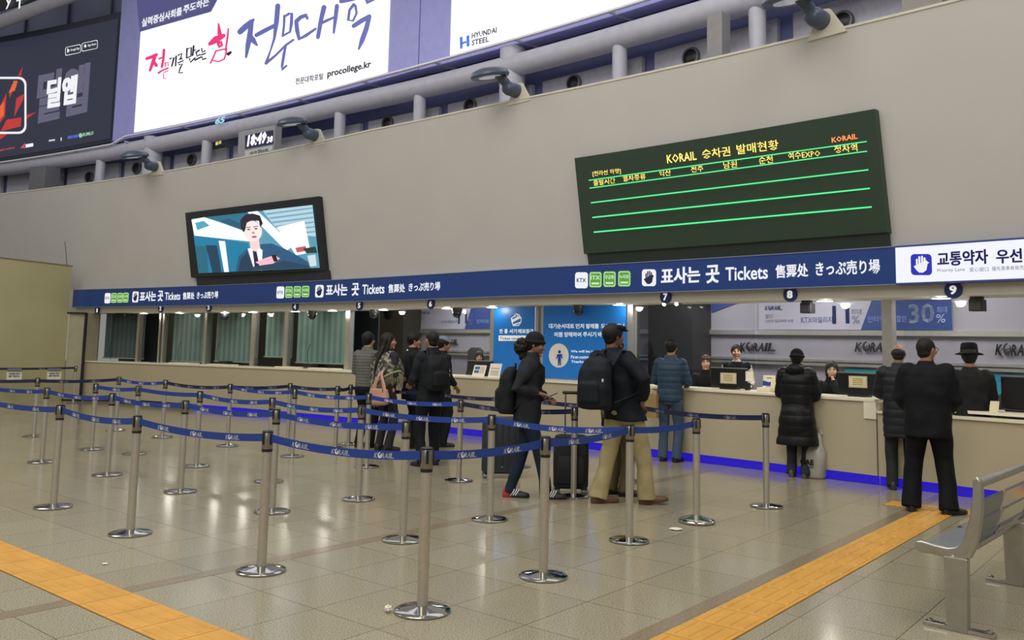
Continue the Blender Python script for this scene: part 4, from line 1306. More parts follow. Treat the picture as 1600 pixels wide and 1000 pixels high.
PL = {'A': 'leftmost whole post of the nearest row', 'B': 'second whole post from the left in the nearest row', 'C': 'third post from the left in the nearest row', 'D': 'front corner post nearest the camera, where the nearest row turns',
      'E': 'first post right of the nearest corner, left of the khaki trousers', 'F': 'post in front of the man in khaki trousers', 'G': 'end post with a thick domed base right of the khaki man', 'H': 'end post of the dark belt left of the long black coat',
      'I': 'leftmost post of the second row', 'J': 'second post of the second row', 'K': 'third post of the second row', 'L': 'fourth post of the second row, just behind the nearest row', 'M': 'last post of the second row, left behind the corner post',
      'O': 'leftmost post of the third row', 'P': 'second post of the third row', 'Q': 'third post of the third row', 'R': 'fourth post of the third row', 'S': 'fifth post of the third row, before the shawl woman', 'N': 'post in front of the woman in the beanie',
      'AA': 'left far corner post below the olive partition', 'U': 'first post of the fourth row', 'V': 'second post of the fourth row', 'W': 'third post of the fourth row where two belts fork', 'X': 'fourth post of the fourth row', 'Y': 'post at the feet of the woman in the shawl',
      'T': 'post between the backpack man and the dark suitcase', 'Z': 'post in front of the black trolley suitcase', 'BB': 'far post half hidden in the back row below window 4', 'CC': 'far post of the back row, left of the pair', 'DD': 'last far post beside the man in the quilted vest',
      'h1': 'back row post hidden behind the backpack man', 'h2': 'back row post hidden behind the woman in the beanie', 'EE': 'back row post hidden behind the khaki man', 'FF': 'far single post at the corner of the olive partition',
      'a0': 'post beyond the left edge in the nearest row', 'i0': 'post beyond the left edge in the second row', 'z0': 'post beyond the left edge in the fourth row', 'f0': 'post beyond the left edge by the partition'}
proto = None
for k, (x, y) in PO.items():
    lb = 'steel queue barrier post, ' + PL[k]
    if proto is None:
        proto = post_proto((x, y, 0), lb)
    else:
        o = copy_tree(proto)
        o.location = (x, y, 0)
        o.rotation_euler = (0, 0, random.uniform(0, 1.5))
        o['label'] = lb
        if k == 'G':
            for ch in o.children:
                if ch.name.startswith('base'): ch.scale.z = 1.9
def belt(a, b, label, dark=False, n_print=3, sag=.03, zo=0., start=.12, plain=False):
    A, B = Vector((*PO[a], 0)), Vector((*PO[b], 0))
    d = (B - A).normalized()
    A2, B2 = A + d * .042, B - d * .042
    L_ = (B2 - A2).length
    nn = Vector((d.y, -d.x, 0))
    if nn.dot(-A) < 0: nn = -nn
    flip = nn.dot(Vector((d.y, -d.x, 0))) < 0
    r = empty('barrier_belt', (A2 + B2) / 2, 0, label, 'barrier belt', 'blue queue belts')
    def at(t, h, off=0.):
        p = A2 + (B2 - A2) * t
        return Vector((p.x, p.y, .876 + zo - sag * 4 * t * (1 - t) + h)) + nn * off
    m = MB(); n = 14
    vs, fs = [], []
    for i in range(n + 1):
        t = i / n
        vs += [at(t, -.026, .0009), at(t, .026, .0009), at(t, .026, -.0009), at(t, -.026, -.0009)]
    for i in range(n):
        for q in range(4):
            fs.append((4 * i + q, 4 * i + (q + 1) % 4, 4 * i + 4 + (q + 1) % 4, 4 * i + 4 + q))
    fs += [(0, 1, 2, 3), (4 * n, 4 * n + 3, 4 * n + 2, 4 * n + 1)]
    m.add(vs, fs)
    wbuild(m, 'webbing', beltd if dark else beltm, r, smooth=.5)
    if not plain:
        m = MB()
        w = .165
        stp = (1 - 2 * start) / max(1, n_print)
        for k in range(n_print):
            c = start + stp * (k + .5)
            def fm(u, v, c=c):
                uu = (u - .5) if not flip else (.5 - u)
                return at(c + uu * w / L_, (v - .5) * .036, .0022)
            logo(m, fm, .03)
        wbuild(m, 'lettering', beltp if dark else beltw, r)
    return r
BL = (('a0', 'A', 'nearest row, from the left edge to its first whole post', 0, 3), ('A', 'B', 'nearest row, between its first and second whole posts', 0, 3), ('B', 'C', 'nearest row, between its second and third posts', 0, 3), ('C', 'D', 'nearest row, between its third post and the front corner post', 0, 3),
      ('D', 'E', 'from the front corner post to the first one on its right', 0, 2), ('E', 'F', 'rising right towards the post before the khaki man', 0, 2), ('F', 'G', 'last one of the near side, ending at the domed end post', 0, 0),
      ('i0', 'I', 'second row, from the left edge to its first post', 0, 4), ('I', 'J', 'second row, between its first and second posts', 0, 3), ('J', 'K', 'second row, between its second and third posts', 0, 3), ('K', 'L', 'second row, between its third and fourth posts', 0, 3), ('L', 'M', 'second row, between its fourth and last posts', 0, 3),
      ('O', 'P', 'third row, between its first and second posts', 0, 1), ('P', 'Q', 'third row, between its second and third posts', 0, 0), ('Q', 'R', 'third row, between its third and fourth posts', 0, 3), ('R', 'S', 'third row, between its fourth and fifth posts', 0, 3), ('S', 'N', 'third row, from its fifth post to the beanie woman', 0, 3), ('N', 'F', 'crossing in front of the beanie woman to the khaki man', 0, 3),
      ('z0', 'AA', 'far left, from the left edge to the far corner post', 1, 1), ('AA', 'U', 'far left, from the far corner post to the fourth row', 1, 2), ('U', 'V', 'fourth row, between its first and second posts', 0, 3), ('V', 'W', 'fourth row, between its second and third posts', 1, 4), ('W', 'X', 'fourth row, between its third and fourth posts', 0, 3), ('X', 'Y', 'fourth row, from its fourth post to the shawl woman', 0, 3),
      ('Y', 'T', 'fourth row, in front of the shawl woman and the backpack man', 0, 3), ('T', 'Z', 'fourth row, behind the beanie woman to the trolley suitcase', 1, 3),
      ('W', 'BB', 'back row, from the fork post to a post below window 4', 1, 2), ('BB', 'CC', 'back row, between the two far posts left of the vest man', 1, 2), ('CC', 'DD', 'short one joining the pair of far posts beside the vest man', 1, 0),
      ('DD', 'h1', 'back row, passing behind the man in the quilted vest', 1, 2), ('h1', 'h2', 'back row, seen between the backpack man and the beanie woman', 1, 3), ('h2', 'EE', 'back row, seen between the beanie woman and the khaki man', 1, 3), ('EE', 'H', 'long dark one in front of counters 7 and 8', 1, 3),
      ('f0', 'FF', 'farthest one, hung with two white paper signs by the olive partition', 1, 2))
for a, b, lb, dk_, n in BL:
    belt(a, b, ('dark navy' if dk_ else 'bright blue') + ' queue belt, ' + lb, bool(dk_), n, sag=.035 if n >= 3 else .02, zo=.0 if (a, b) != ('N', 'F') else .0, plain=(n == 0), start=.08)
# paper signs on the farthest belt
for px, lb in ((20, 'left of the two'), (82.5, 'right of the two')):
    A, B = Vector((*PO['f0'], 0)), Vector((*PO['FF'], 0))
    best = min(np.linspace(0, 1, 400), key=lambda t: abs(PCX + FPX * ((A + (B - A) * t).dot(CR)) / ((A + (B - A) * t - Vector((0, 0, CAMH))).dot(_fw)) - px))
    p = A + (B - A) * best
    d = (B - A).normalized(); nn = Vector((d.y, -d.x, 0)); nn = nn if nn.dot(-A) > 0 else -nn
    r = empty('hanging_notice', (p.x, p.y, .65), 0, 'white paper notice clipped on the farthest belt by the olive partition, ' + lb, 'notice', 'paper notices on the farthest belt')
    def q(u, v, off): return p + d * u + nn * off + Vector((0, 0, v))
    m = MB(); m.hexa([q(-.17, .60, .02), q(.17, .60, .02), q(.17, .79, .012), q(-.17, .79, .012)] + [q(-.17, .60, .016), q(.17, .60, .016), q(.17, .79, .008), q(-.17, .79, .008)])
    wbuild(m, 'sheet', M('paper_white', 'd8d4c4', rough=.7), r)
    m = MB(); m.hexa([q(-.16, .79, .02), q(.16, .79, .02), q(.16, .87, .012), q(-.16, .87, .012)] + [q(-.16, .79, .016), q(.16, .79, .016), q(.16, .87, .008), q(-.16, .87, .008)])
    wbuild(m, 'clip_strip', M('clip_grey', '6e7078', rough=.5), r)
    m = MB()
    for y_, t in ((.72, '이곳은 대기'), (.665, '줄이 아닙니다')):
        put_text(m, t, lambda u, v: q(-.12 + .24 * u, y_ + .04 * v, .026 - (y_ - .6) * .04), .04, 0, 1)
    wbuild(m, 'lettering', M('paper_ink', '2c2c30'), r)

# ================================================================== BENCH
bm_ = M('bench_aluminium', 'b0aca2', rough=.32, metal=.85, vary=.08, scale=14)
bp_ = M('bench_polished', 'c3c0b8', rough=.16, metal=1., vary=.05)
bpad = M('bench_seat_grey', '7d8288', rough=.35, metal=.6, vary=.1)
B1, B2 = floor_pt(1499, 986), floor_pt(1588, 914)
bd_ = Vector((B2.x - B1.x, B2.y - B1.y, 0)).normalized()
bang = math.atan2(bd_.y, bd_.x)
bench = empty('bench', (B1.x, B1.y, 0), bang, 'silver metal waiting bench at the lower right corner', 'bench')
# local: +X along the bench (away), +Y towards its front (left in the picture)
SP = (B2 - B1).length
def bleg(x):
    m = MB()
    m.hexa([(x - .035, -.05, .0), (x + .035, -.05, .0), (x + .035, .055, 0), (x - .035, .055, 0), (x - .03, -.06, .40), (x + .03, -.06, .40), (x + .03, .065, .40), (x - .03, .065, .40)])
    l = m.build('leg', bm_, bench, bevel=.006)
    m = MB(); m.box((x, .0, .012), (.06, .36, .024))
    m.build('foot_bar', bp_, l, bevel=.006)
    for yy in (-.15, .15):
        m = MB(); m.lathe([(.016, .024), (.016, .034), (.008, .038)], 10, (x, yy, 0)); m.build('bolt', bp_, l)
for x in (0, SP, SP * 2):
    bleg(x)
def end_frame(x, w=.045):
    prof = [(y * (.60 if y > 0 else .72), z if z < .46 else .46 + (z - .46) * 1.12) for y, z in ((.36, .415), (.355, .455), (.30, .462), (.18, .450), (.07, .445), (.0, .455), (-.055, .50), (-.10, .60), (-.125, .70), (-.135, .79), (-.165, .815), (-.20, .79), (-.205, .70), (-.185, .58), (-.15, .47), (-.10, .40), (.05, .385), (.20, .395), (.33, .395))]
    m = MB()
    n = len(prof)
    m.add([(x - w / 2, y, z) for y, z in prof] + [(x + w / 2, y, z) for y, z in prof], [tuple(range(n)), tuple(range(2 * n - 1, n - 1, -1))] + [(i, (i + 1) % n, n + (i + 1) % n, n + i) for i in range(n)])
    m.build('end_frame' if x < .01 else 'middle_frame', bm_, bench, bevel=.012, segs=3, smooth=.7)
end_frame(0)
end_frame(SP * 2)
for i in range(2):
    for j in range(2):
        x0 = .04 + i * SP + j * (SP / 2)
        x1 = x0 + SP / 2 - .05
        prof = [(y * (.60 if y > 0 else .72), z if z < .46 else .46 + (z - .46) * 1.12) for y, z in ((.33, .432), (.29, .447), (.15, .436), (.05, .428), (-.03, .44), (-.07, .49), (-.10, .58), (-.125, .68))]
        m = MB()
        for (y0, z0), (y1, z1) in zip(prof[:-1], prof[1:]):
            m.hexa([(x0, y0, z0), (x1, y0, z0), (x1, y1, z1), (x0, y1, z1), (x0, y0 - .0, z0 - .012), (x1, y0, z0 - .012), (x1, y1 - .01, z1 - .012), (x0, y1 - .01, z1 - .012)])
        m.build('seat', bpad if j == 0 else bp_, bench, smooth=.5)
m = MB(); m.path([(0, -.125, .815), (SP * 2.2, -.125, .815)], .026, 14); m.build('back_rail', bm_, bench, smooth=1)
m = MB(); m.path([(0, .02, .395), (SP * 2.1, .02, .395)], .03, 12); m.build('beam', bm_, bench, smooth=1)
# ================================================================== THINGS ON THE COUNTER
scr = M('monitor_black', '17181a', rough=.35)
edge = M('monitor_edge', 'a9aaa8', rough=.3, metal=.7)
paper = M('certificate_paper', 'd6c79a', rough=.6, vary=.05)
paperw = M('leaflet_paper', 'e6e1d0', rough=.6)
def on_counter(px0, px1, d, h=1.04):
    a, b = hit(px0, 560, d), hit(px1, 560, d)
    return a[0], b[0]
def monitor(px0, px1, d, hgt, label, cert=None, h=1.04):
    s0, s1 = on_counter(px0, px1, d)
    r = empty('monitor', P((s0 + s1) / 2, d, h), 0, label, 'monitor', 'monitors turned to the clerks')
    m = MB(); arc_slab(m, s0, s1, d, d + .05, h + .03, h + hgt, 1); wbuild(m, 'case', scr, r, bevel=.008)
    m = MB(); arc_slab(m, s0, s1, d - .005, d + .055, h + hgt, h + hgt + .012, 1); wbuild(m, 'top_edge', edge, r)
    m = MB(); c = (s0 + s1) / 2; arc_slab(m, c - .12, c + .12, d - .03, d + .14, h, h + .03, 1); wbuild(m, 'foot', scr, r, bevel=.005)
    if cert:
        x0, x1, y0, y1 = cert
        c0, c1 = hit(x0, y0, d - .01), hit(x1, y1, d - .01)
        q = empty('certificate', Praw((c0[0] + c1[0]) / 2, d - .01, c1[1]), 0, 'gold bordered paper certificate stuck on the ' + label.split(',')[0], 'certificate', 'certificates on the monitor backs')
        m = MB(); arc_slab(m, c0[0], c1[0], d - .012, d - .001, c1[1], c0[1], 1, True); wbuild(m, 'frame', M('certificate_frame', 'b9b2a0', rough=.4), q)
        m = MB(); arc_slab(m, c0[0] + .015, c1[0] - .015, d - .015, d - .012, c1[1] + .015, c0[1] - .015, 1, True); wbuild(m, 'sheet', paper, q)
        m = MB()
        for k in range(4):
            z = c1[1] + (c0[1] - c1[1]) * (.25 + .16 * k)
            m.add([Praw(s, d - .017, zz) for s, zz in ((c0[0] + .05, z), (c1[0] - .05, z), (c1[0] - .05, z + .008), (c0[0] + .05, z + .008))], [(0, 1, 2, 3)])
        wbuild(m, 'text_lines', M('certificate_ink', '8a6a4a'), q)
    return r
monitor(1110, 1165, .42, .30, 'black monitor at counter 7, between the two clerks', (1125.5, 1150.5, 582, 600))
monitor(1308, 1371, .42, .30, 'black monitor at counter 8, right of the seated clerk', (1326, 1355, 587, 606.5))
monitor(1562, 1612, .45, .40, 'black monitor at the low counter at the right edge', None, H2 + .065)
monitor(731, 768, .5, .27, 'black monitor at counter 6, half hiding the clerk', None)
def card(name, px0, px1, d, z0, hgt, lean, mat, label, cat, group=None, deco=None):
    s0, s1 = on_counter(px0, px1, d)
    r = empty(name, P((s0 + s1) / 2, d, z0), 0, label, cat, group)
    def q(u, v, off): return P(s0 + (s1 - s0) * u, d + lean * v - off, z0 + hgt * v)
    m = MB(); m.hexa([q(0, 0, .004), q(1, 0, .004), q(1, 1, .004), q(0, 1, .004), q(0, 0, 0), q(1, 0, 0), q(1, 1, 0), q(0, 1, 0)]); wbuild(m, 'sheet', mat, r)
    m = MB(); m.hexa([q(.2, 0, -.001), q(.8, 0, -.001), q(.8, .6, -.001), q(.2, .6, -.001), q(.2, 0, -.08), q(.8, 0, -.08), q(.8, .05, -.07), q(.2, .05, -.07)]); wbuild(m, 'prop', mat, r)
    for part, mt, polys in deco or ():
        m = MB()
        for p in polys:
            m.add([q(u, v, .006) for u, v in p], [tuple(range(len(p)))])
        wbuild(m, part, mt, r)
    return r
rect = lambda a, b, c, d: ((a, b), (c, b), (c, d), (a, d))
ib = M('leaflet_blue', '3a5f92', rough=.5)
card('leaflet_stand', 738, 757, .2, 1.04, .20, .07, paperw, 'white leaflet stand with blue pictures on the counter at window 6', 'leaflet stand', None, [('pictures', ib, [rect(.1, .62, .5, .88), rect(.1, .3, .5, .55)]), ('text_lines', inkg, [rect(.55, .3 + .1 * k, .9, .33 + .1 * k) for k in range(6)])])
card('leaflet_stand', 763, 781, .12, 1.04, .24, .07, paperw, 'white leaflet stand with orange lines in front of the narrow blue notice', 'leaflet stand', None, [('text_lines', M('leaflet_orange', 'c98a4a'), [rect(.15, .62, .85, .68)]), ('text_lines', inkg, [rect(.15, .15 + .1 * k, .85, .18 + .1 * k) for k in range(4)])])
card('leaflet', 1191, 1209.5, .62, 1.06, .20, .03, paperw, 'blue and white leaflet standing between counters 7 and 8', 'leaflet', None, [('blue_band', M('leaflet_deep_blue', '1d3f93'), [((0, .25), (1, .25), (1, .60), (.5, .52), (0, .62))]), ('text_lines', inkg, [rect(.3, .78, .75, .84), rect(.3, .05, .8, .2)])])
card('note', 1165, 1176, .40, 1.17, .14, .0, paperw, 'small white note stuck at the right corner of the counter 7 monitor', 'note')
card('paper_sheet', 1203, 1224, .30, 1.05, .17, .03, M('cream_paper', 'ddd2ae', rough=.6), 'cream sheet of paper standing left of the long black coat', 'paper')
s0, s1 = on_counter(1183, 1203, .22)
m = MB(); arc_slab(m, s0, s1, .2, .4, 1.04, 1.10, 1); tag(m.build('tissue_box', M('box_white', 'd8d2bc', rough=.6), bevel=.006), 'low white box on the counter left of the long black coat', 'box')
p = P(on_counter(1168, 1177, .5)[0], .5, 1.04)
r = empty('mug', p, 0, 'dark mug on the counter beside the standing clerk', 'mug')
m = MB(); m.lathe([(.034, 0), (.04, .005), (.042, .10), (.036, .10), (.034, .01)], 20); m.build('cup', scr, r, smooth=.7)
m = MB(); m.path([(.042, 0, .08), (.07, 0, .07), (.07, 0, .035), (.042, 0, .022)], .007, 8); m.build('handle', scr, r, smooth=1)
card('small_stand', 1543, 1557, .2, H2 + .065, .12, .04, M('cream_paper', 'ddd2ae'), 'small cream stand left of the right edge monitor', 'stand')
# office chairs behind the counter
chm = M('chair_black', '1f2022', rough=.6)
def chair(x, y, face, seat, label, back=.55):
    r = empty('office_chair', (x, y, 0), face - PI / 2, label, 'chair', 'office chairs behind the counter')
    m = MB(); m.rings([(0, 0, seat - .07, .20, .20), (0, 0, seat - .02, .23, .23), (0, 0, seat, .21, .21)], 24, 3.2); m.build('seat', chm, r, smooth=.8)
    m = MB()
    m.rings([(0, -.24, seat + .16, .17, .025), (0, -.26, seat + .25, .22, .035), (0, -.28, seat + back - .06, .21, .035), (0, -.285, seat + back, .13, .02)], 24, 3.); m.build('backrest', chm, r, smooth=.8)
    m = MB(); m.path([(0, -.1, seat - .06), (0, -.27, seat - .03), (0, -.29, seat + .3)], .018, 8); m.build('back_bracket', chm, r, smooth=1)
    m = MB(); m.path([(0, 0, .10), (0, 0, seat - .06)], .028, 12, caps=False); m.build('gas_post', M('chair_grey', '55575a', rough=.4), r, smooth=.8)
    for k in range(5):
        a = 2 * PI * k / 5
        m = MB(); m.path([(0, 0, .10), (.27 * math.cos(a), .27 * math.sin(a), .075)], [.025, .016], 8); l = m.build('leg', chm, r, smooth=1)
        m = MB(); m.ball((.27 * math.cos(a), .27 * math.sin(a), .03), .03, 10, 8); m.build('castor', chm, l, smooth=3)
    return r

# ================================================================== LUGGAGE, BAGS, LITTER
def suitcase(x, y, ang, w, dpt, hgt, label, mat, soft=False, rods=None):
    r = empty('suitcase', (x, y, 0), ang, label, 'suitcase')
    m = MB(); b0 = .055
    m.rings([(0, 0, b0, w * .42, dpt * .40), (0, 0, b0 + .025, w * .5, dpt * .5), (0, 0, b0 + hgt * .5, w * (.515 if soft else .5), dpt * .52), (0, 0, b0 + hgt - .05, w * .5, dpt * .5), (0, 0, b0 + hgt - .012, w * .45, dpt * .44), (0, 0, b0 + hgt, w * .36, dpt * .32)], 40, 5.)
    body = m.build('shell', mat, r, smooth=.7)
    if soft:
        m = MB(); m.rings([(0, -dpt * .5, b0 + .06, w * .36, .03), (0, -dpt * .53, b0 + .12, w * .4, .045), (0, -dpt * .53, b0 + hgt * .55, w * .4, .045), (0, -dpt * .5, b0 + hgt * .62, w * .35, .03)], 24, 4.); m.build('front_pocket', mat, r, smooth=.8)
    else:
        for k in range(5):
            m = MB(); xx = (k - 2) * w * .16; m.box((xx, -dpt * .5, b0 + hgt * .5), (.018, .02, hgt * .8)); m.build('rib', mat, r, bevel=.006)
    m = MB(); m.path([(0, -dpt * .5 - .012, b0 + hgt * .12), (0, -dpt * .51, b0 + hgt * .12)], .008, 8); m.build('zip_puller', M('puller_steel', '9a9a98', metal=1, rough=.3), r)
    for sx in (-1, 1):
        for sy in (-1, 1):
            m = MB(); c = (sx * w * .4, sy * dpt * .36, .03)
            m.path([(c[0] - .014, c[1], .03), (c[0] + .014, c[1], .03)], .027, 16); wl = m.build('wheel', M('wheel_grey', '77787a', rough=.4), r, smooth=.6)
            m = MB(); m.box((c[0], c[1], .062), (.04, .05, .03)); m.build('wheel_fork', M('fork_black', '18181a', rough=.5), wl, bevel=.005)
    if rods:
        hm = M('rod_steel', '8f8f8c', rough=.3, metal=.9)
        m = MB()
        for sx in (-1, 1):
            m.path([(sx * rods[0], dpt * .3, b0 + hgt - .02), (sx * rods[0], dpt * .3, rods[1])], .009, 10)
        hh = m.build('pull_handle', hm, r, smooth=1)
        m = MB(); m.path([(-rods[0] - .02, dpt * .3, rods[1]), (rods[0] + .02, dpt * .3, rods[1])], .018, 12); m.build('grip', M('grip_black', '141416', rough=.5), hh, smooth=1)
    return r
sb = M('suitcase_slate', '262b34', rough=.45, vary=.08, bump=.1, bscale=200)
sk = M('suitcase_black', '1a1c1f', rough=.7, vary=.12, bump=.3, bscale=180)
p1 = floor_pt(782, 748); suitcase(p1.x, p1.y + .12, .1, .46, .27, .66, 'dark slate hard suitcase standing left of the beanie woman', sb)
p2 = floor_pt(893, 774); suitcase(p2.x, p2.y + .16, -.05, .37, .24, .56, 'black soft trolley suitcase with a raised handle left of the khaki trousers', sk, True, (.065, 1.06))

def crumple(name, x, y, r_, mat, label, cat, flat=.5, seed=1):
    m = MB()
    m.ball((0, 0, r_ * flat), (r_, r_, r_ * flat), 14, 9, fn=lambda u: u * (1 + .45 * mnoise.noise(u * 2.3 + Vector((seed, 0, 0)))))
    o = m.build(name, mat)
    o.location = (x, y, 0.004)
    return tag(o, label, cat)
pw = M('scrap_white', 'e0dccb', rough=.8, vary=.08)
p = floor_pt(1056, 828); crumple('paper_scrap', p.x, p.y, .05, pw, 'flat white paper scrap on the floor by the domed end post', 'litter', .12, 3)
p = floor_pt(606, 957); crumple('paper_scrap', p.x, p.y, .022, pw, 'small crumpled white scrap beside the front corner post base', 'litter', .8, 5)
p = floor_pt(164, 882); crumple('paper_scrap', p.x, p.y, .018, pw, 'tiny pale scrap on the floor above the left tactile strip', 'litter', .15, 8)
# carrier bags
p = floor_pt(1272, 747)
r = empty('plastic_bag', (p.x, p.y, 0), math.radians(-40), 'white and grey plastic carrier bag standing by the long black coat', 'bag')
m = MB()
m.rings([(0, 0, .0, .12, .08), (0, 0, .03, .135, .10), (.0, 0, .2, .15, .11), (.01, 0, .34, .14, .09), (.015, 0, .42, .10, .05), (.02, .01, .50, .085, .03), (.03, .01, .56, .05, .02)], 30, 2.6)
me = m.mesh('sack', M('bag_plastic', 'a9a69c', rough=.3, vary=.1, scale=8), smooth=3)
for v in me.vertices:
    v.co += Vector((1, 1, .3)) * (.014 * mnoise.noise(v.co * 16) + .010 * mnoise.noise(v.co * 34))
link('sack', me, r)
for sx in (-.04, .05):
    m = MB(); m.path([(sx, 0, .53), (sx - .02, .0, .60), (sx + .03, 0, .62), (sx + .05, 0, .55)], [.015, .012, .012, .015], 8, .4); m.build('handle', M('bag_handle', 'b8b4a8', rough=.4), r, smooth=1)
m = MB()
put_text(m, 'GAE', lambda u, v: Vector((-.125 + .17 * u, -.123 - .005 * u, .17 + .065 * v)), .05)
for k in range(7):
    x = -.125 + .024 * k
    m.add([Vector((x, -.123, .137)), Vector((x + .018, -.123, .137)), Vector((x + .018, -.123, .152)), Vector((x, -.123, .152))], [(0, 1, 2, 3)])
m.build('lettering', M('bag_ink', '1c1c1c'), r)

# ================================================================== PEOPLE
def remesh(mb, voxel, smooth=2, factor=.5):
    me = mb.mesh('raw', [])
    o = bpy.data.objects.new('raw', me)
    COL.objects.link(o)
    md = o.modifiers.new('r', 'REMESH')
    md.mode = 'VOXEL'
    md.voxel_size = voxel
    if smooth:
        ms = o.modifiers.new('s', 'SMOOTH')
        ms.iterations = smooth
        ms.factor = factor
    bpy.context.view_layer.update()
    dg = bpy.context.evaluated_depsgraph_get()
    r = bpy.data.meshes.new_from_object(o.evaluated_get(dg))
    bpy.data.objects.remove(o)
    bpy.data.meshes.remove(me)
    r.polygons.foreach_set('use_smooth', [True] * len(r.polygons))
    return r
def ripple(me, fn):
    n = len(me.vertices)
    co = np.empty(n * 3); no = np.empty(n * 3)
    me.vertices.foreach_get('co', co)
    me.vertex_normals.foreach_get('vector', no) if hasattr(me, 'vertex_normals') else me.vertices.foreach_get('normal', no)
    co = co.reshape(-1, 3); no = no.reshape(-1, 3)
    co = co + no * fn(co)[:, None]
    me.vertices.foreach_set('co', co.ravel())
    me.update()
def folds(amp, freq, seed=0., stretch=(1, 1, 1)):
    st_ = Vector(stretch)
    def f(co):
        return np.array([amp * mnoise.noise(Vector((c[0] * st_.x, c[1] * st_.y, c[2] * st_.z)) * freq + Vector((seed, seed * .7, 0))) for c in co])
    return f
def quilt(amp, period):
    return lambda co: amp * (np.abs(np.sin(co[:, 2] * PI / period)) ** .6 - .6)

def ik(a, b, l1, l2, pole):
    a, b, pole = Vector(a), Vector(b), Vector(pole)
    d = b - a
    L_ = min(d.length, (l1 + l2) * .999)
    u = d.normalized()
    x = (l1 * l1 - l2 * l2 + L_ * L_) / (2 * L_)
    h = math.sqrt(max(0., l1 * l1 - x * x))
    p = (pole - u * pole.dot(u)).normalized()
    return a + u * x + p * h

SKIN = {}
def skin(tone):
    return M('skin_' + tone, tone, rough=.5, vary=.05, scale=20)
lipm = M('lip', 'a2615a', rough=.45)
browm = M('brow_dark', '1d1715', rough=.6)
eyem = M('eye_dark', '120e0d', rough=.2)

